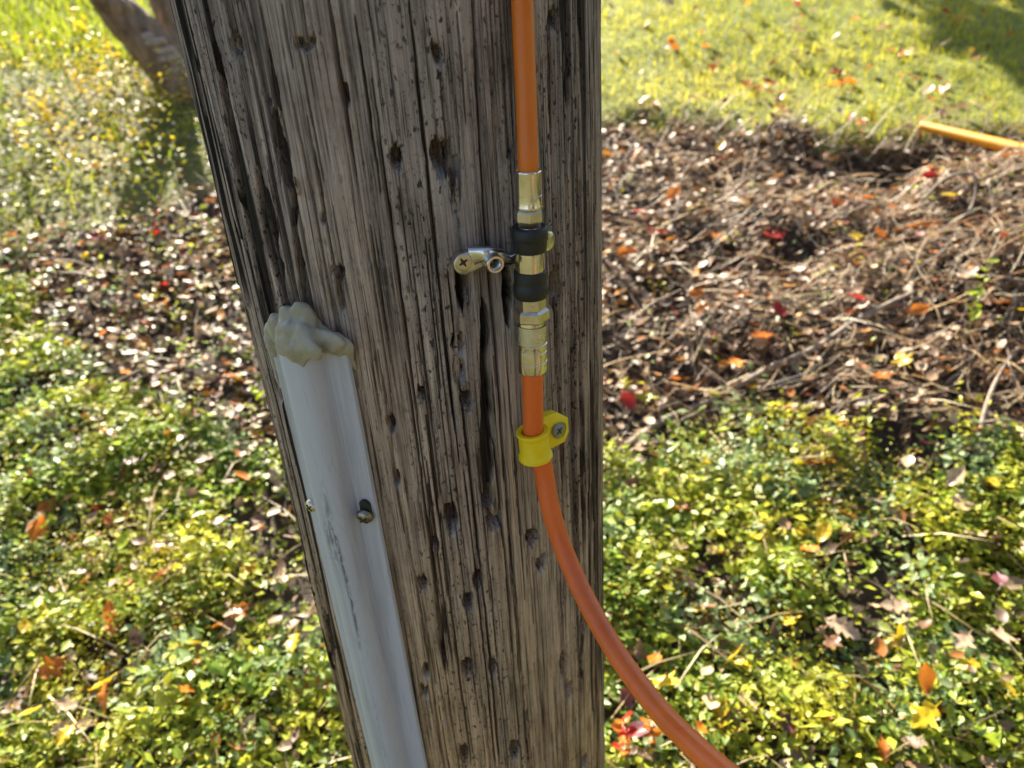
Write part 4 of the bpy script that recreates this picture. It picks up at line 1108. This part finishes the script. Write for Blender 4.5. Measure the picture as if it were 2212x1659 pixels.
one_branch('dark_stick', [(1855, 1108, 0.02), (1900, 1135, 0.03), (1945, 1170, 0.02), (1965, 1190, 0.015)], 0.004, 0.003, M['branch'], 'short dark stick slanting across the green ground cover', cat='stick')
one_branch('pale_stick', [(225, 940, 0.01), (300, 915, 0.012), (380, 870, 0.014)], 0.0045, 0.003, M['twig'], 'pale dry stick on the leaf litter left of the pole', cat='stick')
one_branch('brown_stick', [(205, 875, 0.01), (290, 835, 0.012), (360, 800, 0.015)], 0.004, 0.0025, M['branch'], 'thin brown stick among the leaves left of the pole', cat='stick')
one_branch('curled_vine', [(1980, 490, 0.05), (2030, 465, 0.08), (2085, 470, 0.09), (2080, 520, 0.06), (2010, 545, 0.03)], 0.0042, 0.003, M['twig'], 'curled loop of dead vine at the top of the brush heap', cat='vine')

# ------------------------------------------------------------------ yellow tool handle
Ph0 = G(1990, 330) + np.array([0, 0, 0.0]); d0 = raydir(1990, 271)
Pa = CAM + d0*np.linalg.norm(Ph0 - CAM)*1.0
d1 = raydir(2230, 330); Pb = CAM + d1*np.linalg.norm(Ph0 - CAM)*0.93
hd_d = (Pb - Pa)/np.linalg.norm(Pb - Pa); hl = np.linalg.norm(Pb - Pa)
hd = thing('tool_handle', Pa, 'yellow plastic tool handle poking over the brush heap at the lawn edge', 'tool handle')
hr0 = 0.0135
lathe('grip', Pa, hd_d, [(-0.004, hr0*0.35), (-0.002, hr0*0.7), (0.003, hr0*0.95), (0.010, hr0*1.0), (hl*0.93, hr0*1.35)], M['handle'], hd, 24, sharp=70)
lathe('collar', Pa, hd_d, [(hl*0.93, hr0*1.35), (hl*0.935, hr0*1.5), (hl*1.02, hr0*1.5), (hl*1.03, hr0*1.3)], M['handle'], hd, 24)
lathe('rod', Pa, hd_d, [(hl*1.02, hr0*1.2), (hl*2.3, hr0*1.2)], M['handle'], hd, 20)

# ------------------------------------------------------------------ old tree with shelf fungi
TB = G(395, 195); dt = np.linalg.norm(TB - CAM)
def atd(px, py, k=1.0): return CAM + raydir(px, py)*dt*k
tree = thing('old_tree', TB, 'leaning brown tree with two stems and shelf fungi at its foot', 'tree')
def trunk(name, pts, rad, seg=22):
    cl = catmull(pts, 8); n = len(cl)
    rr_ = np.interp(np.linspace(0, 1, n), np.linspace(0, 1, len(rad)), rad)
    V, Fc = tube_geo(cl, list(rr_), seg)
    V = np.array(V); c = np.repeat(np.array(cl), seg, 0)
    ang = np.tile(np.arange(seg), n)
    k = 1 + 0.20*(fbm(ang*0.55, np.repeat(np.arange(n), seg)*0.22, 120) - 0.5) + 0.10*np.sin(ang*2*math.pi/seg*3 + 1)
    V = c + (V - c)*k[:, None]
    return build(name, V, Fc, M['bark'], tree, True)
trunk('trunk', [atd(425, 235, 1.0) - np.array([0, 0, .08]), atd(395, 185), atd(345, 125), atd(300, 72), atd(258, 30), atd(228, -8), atd(200, -42), atd(180, -70)], [0.125, 0.105, 0.088, 0.078, 0.070, 0.055, 0.040, 0.020])
trunk('second_stem', [atd(420, 215, 1.03), atd(400, 150, 1.03), atd(372, 70, 1.04), atd(340, -20, 1.05), atd(325, -90, 1.06), atd(318, -180, 1.07)], [0.09, 0.075, 0.048, 0.042, 0.036, 0.022])
trunk('broken_limb', [atd(280, 50), atd(250, 18, 0.99), atd(222, 6, 0.985), atd(200, -6, 0.98)], [0.055, 0.05, 0.03, 0.022], 12)
toc = CAM - TB; toc[2] = 0; toc /= np.linalg.norm(toc)
for (px, py, wpx) in ((335, 92, 32), (356, 110, 30), (364, 127, 36), (340, 108, 22), (382, 138, 28), (376, 152, 34), (384, 165, 30), (372, 118, 20), (352, 136, 18), (318, 80, 18)):
    O = atd(px, py, 0.972); r = wpx/2*dt/F0*1.3
    sd = np.cross(np.array([0, 0, 1.0]), toc); V = []; Fc = []
    na = 14
    ring_ = [(-1, 0.0)] + [(math.cos(a), math.sin(a)) for a in np.linspace(math.pi, 0, na)]
    for (zz_, s) in ((0.016, 0.3), (0.013, 0.75), (0.003, 1.0), (-0.009, 0.96), (-0.014, 0.6)):
        for (cx, cy) in ring_[1:]:
            V.append(O + sd*cx*r*s*(1 + random.uniform(-.06, .06)) + toc*(cy*r*0.75*s - 0.03) + np.array([0, 0, zz_]))
    for i in range(4):
        for k in range(na-1): Fc.append((i*na+k, i*na+k+1, (i+1)*na+k+1, (i+1)*na+k))
    Fc += [tuple(range(na)), tuple(4*na+k for k in range(na))]
    for i in range(4): Fc.append((i*na, (i+1)*na, (i+1)*na+na-1, i*na+na-1))
    build('shelf_fungus', V, Fc, M['fungus'], tree, True, 60)

# ------------------------------------------------------------------ countable fallen leaves
def leaf_mesh(name, outline, curl, cup, mat):
    """outline half [(x along, y half width)] mirrored, with midrib crease, curl and cup"""
    bm = bmesh.new(); rows_ = []
    for (x, w) in outline:
        row = []
        for s in (-1, -0.5, 0, 0.5, 1):
            yy = s*w
            zc = curl*(x-0.5)**2 + cup*abs(yy)*1.2 + 0.04*math.sin(9*x + 4*s)*abs(s) + (-0.02 if s == 0 else 0)
            row.append(bm.verts.new((x + (0.05*abs(s) if w > 0.25 else 0), yy, zc)))
        rows_.append(row)
    for a, b in zip(rows_[:-1], rows_[1:]):
        for k in range(4):
            try: bm.faces.new((a[k], b[k], b[k+1], a[k+1]))
            except ValueError: pass
    # stalk
    p = [bm.verts.new((-0.28, 0.0, 0.05)), bm.verts.new((-0.28, 0.02, 0.06)), bm.verts.new((0.02, 0.02, 0.0)), bm.verts.new((0.02, -0.01, 0.0))]
    bm.faces.new(p)
    me = bpy.data.meshes.new(name); bm.to_mesh(me); bm.free(); me.materials.append(mat)
    for q in me.polygons: q.use_smooth = True
    return me
OVAL = [(0, 0.01), (0.1, 0.13), (0.28, 0.27), (0.5, 0.32), (0.72, 0.25), (0.9, 0.10), (1, 0.005)]
MAPLE = [(0, 0.02), (0.05, 0.22), (0.14, 0.30), (0.22, 0.16), (0.30, 0.30), (0.40, 0.50), (0.47, 0.36), (0.52, 0.17), (0.64, 0.24), (0.74, 0.20), (0.84, 0.09), (1.0, 0.006)]
OAK = [(0, 0.02), (0.1, 0.10), (0.2, 0.24), (0.28, 0.13), (0.4, 0.31), (0.5, 0.15), (0.62, 0.30), (0.72, 0.15), (0.84, 0.18), (0.93, 0.10), (1, 0.01)]
LCOL = {'orange': (0.62, 0.20, 0.022), 'red': (0.50, 0.035, 0.022), 'yellow': (0.66, 0.46, 0.018), 'tan': (0.46, 0.33, 0.21), 'brown': (0.22, 0.11, 0.055), 'lime': (0.33, 0.42, 0.02), 'purple': (0.13, 0.035, 0.045)}
LM = {}
for cn, cc in LCOL.items():
    mt = leaf_mat('fallen_leaf_' + cn, 0.40, 0.40 if cn not in ('brown', 'purple', 'tan') else 0.2, 0.45, cc)
    LM[cn] = [leaf_mesh('leaf_%s_%s' % (cn, s), o, cu, cp_, mt) for s, o, cu, cp_ in (('oval', OVAL, 0.35, 0.25), ('lobed', MAPLE, 0.25, 0.12), ('wavy', OAK, -0.3, 0.2))]
def put_leaf(cn, P, size, shape, az, pitch, roll, label, group):
    o = bpy.data.objects.new('fallen_leaf', LM[cn][shape]); COL.objects.link(o)
    o.location = [float(v) for v in P]; o.scale = (size, size, size)
    o.rotation_euler = (roll, pitch, az)
    tag(o, label, 'leaf', group); return o
ART = {'orange': 'orange', 'red': 'red', 'yellow': 'yellow', 'tan': 'pale tan', 'brown': 'brown', 'lime': 'yellow green', 'purple': 'dark purple'}
def scatter_leaves(n, box, cols, s0, s1, place, group, h=(0.01, 0.03), cond=None):
    k = 0; tries = 0
    while k < n and tries < 4000:
        tries += 1
        q = (random.uniform(box[0], box[2]), random.uniform(box[1], box[3]))
        if cond and not cond(*q): continue
        P = G(*q)
        if nearpole(P[0], P[1]): continue
        cn = random.choice(cols)
        sz = random.uniform(s0, s1); shp = random.choice((0, 0, 1, 1, 2)); rel = (sz - s0)/(s1 - s0)
        put_leaf(cn, P + np.array([0, 0, random.uniform(*h)]), sz, shp, random.uniform(0, 6.28), random.gauss(0, 0.35), random.gauss(0, 0.4),
                 '%s%s %s fallen leaf %s' % ('large ' if rel > 0.66 else 'small ' if rel < 0.33 else '', ('oval', 'lobed', 'wavy edged')[shp], ART[cn], place), '%s leaves %s' % (ART[cn], place)); k += 1
scatter_leaves(66, (1300, 5, 2205, 265), ['orange', 'orange', 'orange', 'tan', 'tan', 'red', 'brown'], 0.035, 0.062, 'resting on the sunny lawn', '', (0.02, 0.045))
scatter_leaves(64, (1305, 290, 2205, 920), ['orange', 'orange', 'tan', 'tan', 'red', 'brown', 'yellow', 'orange'], 0.035, 0.06, 'caught in the brush heap', '', (0.02, 0.10), lambda x, y: y < B2(x) - 20)
scatter_leaves(60, (1310, 900, 2205, 1655), ['orange', 'tan', 'brown', 'yellow', 'yellow', 'purple', 'lime', 'tan'], 0.03, 0.052, 'on the ground cover right of the pole', '', (0.03, 0.08), lambda x, y: y > B2(x) + 20)
scatter_leaves(56, (10, 480, 640, 930), ['orange', 'orange', 'tan', 'tan', 'brown', 'red', 'yellow'], 0.03, 0.055, 'on the leaf litter left of the pole', '', (0.01, 0.03), lambda x, y: B1(x) < y < B2(x) and x < 380 + 0.238*y)
scatter_leaves(54, (5, 900, 740, 1655), ['orange', 'orange', 'yellow', 'brown', 'tan', 'lime', 'yellow'], 0.028, 0.05, 'on the ground cover left of the pole', '', (0.03, 0.08), lambda x, y: B2(x) < y and x < 350 + 0.238*y)
# leaves one can point to
def named_leaf(cn, px, py, size, shape, az, pitch, roll, h, label):
    return put_leaf(cn, G(px, py) + np.array([0, 0, h]), size, shape, az, pitch, roll, label, None)
named_leaf('tan', 1772, 1390, 0.062, 2, -0.6, 0.25, 0.3, 0.06, 'large pale oak leaf standing out on the ground cover at right')
named_leaf('orange', 1985, 1555, 0.048, 0, 1.5, -1.0, 0.2, 0.06, 'upright rusty oval leaf near the lower right corner')
named_leaf('orange', 1745, 1045, 0.075, 1, 0.4, 0.1, -0.3, 0.05, 'big orange maple leaf in the middle of the green patch at right')
named_leaf('orange', 90, 1215, 0.055, 0, 1.2, -0.7, 0.4, 0.05, 'orange leaf standing upright far left in the ground cover')
named_leaf('red', 1650, 540, 0.07, 1, 0.3, 0.0, 0.2, 0.04, 'bright red leaf clump half way along the edge of the brush')
named_leaf('red', 1405, 540, 0.075, 1, 0.8, 0.1, 0.1, 0.05, 'scarlet leaf in the litter just right of the pole')

# ------------------------------------------------------------------ small plants
def plant(name, px, py, h, leaves, cn, stemmat, label, cat='plant', size=0.03, spread=0.03, group=None, hgt=0.0):
    P = G(px, py); root = thing(name, P, label, cat, group)
    top = P + np.array([random.uniform(-.01, .01), random.uniform(-.01, .01), h])
    V, Fc = tube_geo(catmull([P - np.array([0, 0, .01]), P*0.5 + top*0.5 + np.array([0.006, 0, 0]), top], 5), 0.0013, 6)
    build('stem', V, Fc, stemmat, root, True)
    for i in range(leaves):
        f = 0.25 + 0.75*(i+1)/leaves
        o = bpy.data.objects.new('leaf', LM[cn if isinstance(cn, str) else random.choice(cn)][0]); COL.objects.link(o); o.parent = root
        o.location = [float(v) for v in ((top - P)*f)]
        s = size*random.uniform(0.75, 1.2); o.scale = (s, s, s)
        o.rotation_euler = (random.gauss(0, 0.3), random.uniform(-0.9, 0.2), i*2.4 + random.uniform(-.4, .4))
    return root
plant('sapling', 2078, 750, 0.20, 9, 'lime', M['stem'], 'slim green sapling growing out of the brush heap at right', size=0.032)
plant('red_seedling', 228, 545, 0.06, 7, 'red', M['redstem'], 'small plant with scarlet leaves left of the pole', size=0.04)
plant('red_seedling', 335, 522, 0.04, 4, 'red', M['redstem'], 'second, smaller red leaved seedling nearer the pole', size=0.030)
plant('autumn_sprig', 1345, 1665, 0.13, 14, ['orange', 'red', 'orange'], M['redstem'], 'rusty red leafy sprig at the foot of the pole', size=0.022)
plant('autumn_sprig', 1405, 1640, 0.10, 10, ['orange', 'orange', 'tan'], M['redstem'], 'smaller rusty sprig below the lower hose', size=0.02)
plant('broad_leaf_seedling', 560, 885, 0.05, 3, 'lime', M['stem'], 'bright lime leaf pair beside the left edge of the pole', size=0.04)
spots = [(1640, 975), (1540, 1030), (1880, 1000), (2010, 1000), (1800, 975), (2050, 1110), (1430, 1120), (1620, 860), (620, 1530), (280, 1545), (500, 1560), (140, 1180), (440, 1470), (1560, 1590), (1720, 1490), (2120, 1500), (1930, 1420), (1480, 1260), (570, 1120), (380, 1230), (345, 545), (90, 760), (1660, 1330), (1855, 1270)]
for i, (px, py) in enumerate(spots):
    yl = i % 3 == 1
    side = 'right' if px > 1200 else 'left'
    lab = ('yellow leaved seedling in the ground cover %s of the pole' if yl else 'lime green seedling in the ground cover %s of the pole') % side
    plant('seedling', px, py, random.uniform(0.03, 0.07), random.randint(3, 5), 'yellow' if yl else 'lime', M['stem'], lab, size=random.uniform(0.022, 0.034), group=('yellow' if yl else 'lime') + ' seedlings %s of the pole' % side)
for i, (px, py) in enumerate([(175, 75), (205, 95), (300, 60), (240, 130), (270, 160), (230, 205), (180, 200), (310, 190), (60, 330), (330, 250), (110, 270)]):
    plant('yellow_weed', px, py + 22, random.uniform(0.08, 0.16), 9, 'yellow', M['stem'], 'yellow leaved weed in the sunny patch by the old tree', size=0.036, group='yellow weeds by the old tree')

# ------------------------------------------------------------------ unseen trees: one shades the corner, the rest added for fill and reflections
def far_tree(name, x, y, h, cr, ch, cols, label, nleaf=2600, ls=0.16, trunk_r=0.11, ground_gap=0.45):
    zb = float(ground(x, y)); root = thing(name, (x, y, zb), label, 'tree')
    cz = zb + h - ch
    V, Fc = tube_geo(catmull([np.array([x, y, zb-.1]), np.array([x+.05, y, zb+h*0.3]), np.array([x-.06, y+.05, zb+h*0.6]), np.array([x, y, zb+h*0.92])], 6), list(np.linspace(trunk_r, trunk_r*0.2, 19)), 10)
    tr_ = build('trunk', V, Fc, M['bark'], root, True)
    for i in range(9):
        a = i*2.4; z0 = zb + h*(0.35 + 0.055*i); L_ = cr*random.uniform(0.55, 0.9)
        p0 = np.array([x, y, z0]); p1 = p0 + np.array([math.cos(a)*L_*0.5, math.sin(a)*L_*0.5, L_*0.35]); p2 = p0 + np.array([math.cos(a)*L_, math.sin(a)*L_, L_*0.55])
        V, Fc = tube_geo(catmull([p0, p1, p2], 4), list(np.linspace(trunk_r*0.4, trunk_r*0.08, 9)), 6)
        build('limb', V, Fc, M['bark'], tr_, True)
    # leaf clumps: points round cluster centres inside the crown
    nc = 46; cc = RNG.normal(0, 1, (nc, 3)); cc /= np.linalg.norm(cc, axis=1, keepdims=True); cc *= RNG.uniform(0.35, 1.0, (nc, 1))**0.6
    ci_ = RNG.integers(0, nc, nleaf)
    P = cc[ci_]*np.array([cr, cr, ch])*0.85 + RNG.normal(0, 1, (nleaf, 3))*np.array([cr, cr, ch])*0.13 + np.array([x, y, cz])
    col = np.array(cols)[RNG.integers(0, len(cols), nleaf)]*RNG.uniform(0.7, 1.3, (nleaf, 1))
    o = scatter('crown', LEAF_T*np.array([1, 1.3, 1]), LEAF_F, P, rot_mats(RNG.uniform(0, 6.28, nleaf), RNG.uniform(-1.0, 0.6, nleaf), RNG.normal(0, 0.6, nleaf)), RNG.uniform(ls*0.6, ls*1.3, nleaf), col, M['cover'], None, None)
    o.data.transform(Matrix.Translation([-x, -y, -zb])); o.parent = root
RNG = np.random.default_rng(11)
ORG = [(0.24, 0.11, 0.045), (0.20, 0.14, 0.06), (0.15, 0.075, 0.035)]; GRN = [(0.10, 0.15, 0.03), (0.20, 0.22, 0.04), (0.07, 0.10, 0.02)]
far_tree('shade_tree', 1.66, 6.22, 2.7, 1.0, 0.85, GRN, 'small green tree up the lawn whose shade falls across the top right corner', 7000, 0.17, 0.05)
far_tree('added_fill_tree', 4.2, -4.6, 6.2, 2.5, 2.6, ORG, 'added unseen orange tree behind the viewer to the right for warm fill', 2600, 0.34)  # this and the next added out of view to warm the pole's fill light
far_tree('added_fill_tree', 0.8, -7.6, 7.0, 2.6, 3.0, ORG, 'taller unseen orange tree added straight behind the viewer for warm fill', 2600, 0.36)
far_tree('added_side_tree', 7.0, -0.8, 5.6, 2.2, 2.5, GRN, 'unseen green tree added far right of the viewer to darken that side', 2600, 0.32)  # added out of view to darken the right-hand reflections

# ------------------------------------------------------------------ tufts at the picture's edges
def tuft(name, px, py, n, L0, L1, wid, colr, label, spread=0.03, stiff=0.9):
    P = G(px, py); root = thing(name, P, label, 'plant')
    mt = leaf_mat(name + '_blade', 0.4, 0.35, 0.45, colr)
    for i in range(n):
        a = random.uniform(0, 6.28); L_ = random.uniform(L0, L1); b0 = P + np.array([random.gauss(0, spread), random.gauss(0, spread), -0.005])
        e0 = random.uniform(0.6, 1.35)*stiff; V = []; Fc = []; c = b0.copy(); ns = 6
        sdv = np.array([-math.sin(a), math.cos(a), 0])
        for k in range(ns + 1):
            f = k/ns; w = wid*(1 - f**2)*0.5 + 0.0003
            V += [c + sdv*w, c - np.array([0, 0, w*0.5]), c - sdv*w]
            e = e0 - 1.5*f; c = c + np.array([math.cos(a)*math.cos(e), math.sin(a)*math.cos(e), math.sin(e)])*L_/ns
        for k in range(ns):
            for j in range(2): Fc.append((k*3+j, k*3+j+1, k*3+j+4, k*3+j+3))
        build('blade', V, Fc, mt, root, True)
tuft('strap_leaf_plant', 5, 590, 14, 0.10, 0.20, 0.012, (0.30, 0.40, 0.16), 'plant with pale arching strap leaves at the left edge of the picture')
tuft('dry_grass_tuft', 2190, 800, 46, 0.08, 0.17, 0.0028, (0.42, 0.24, 0.10), 'dry brown grass tuft in the brush at the right edge', 0.035)
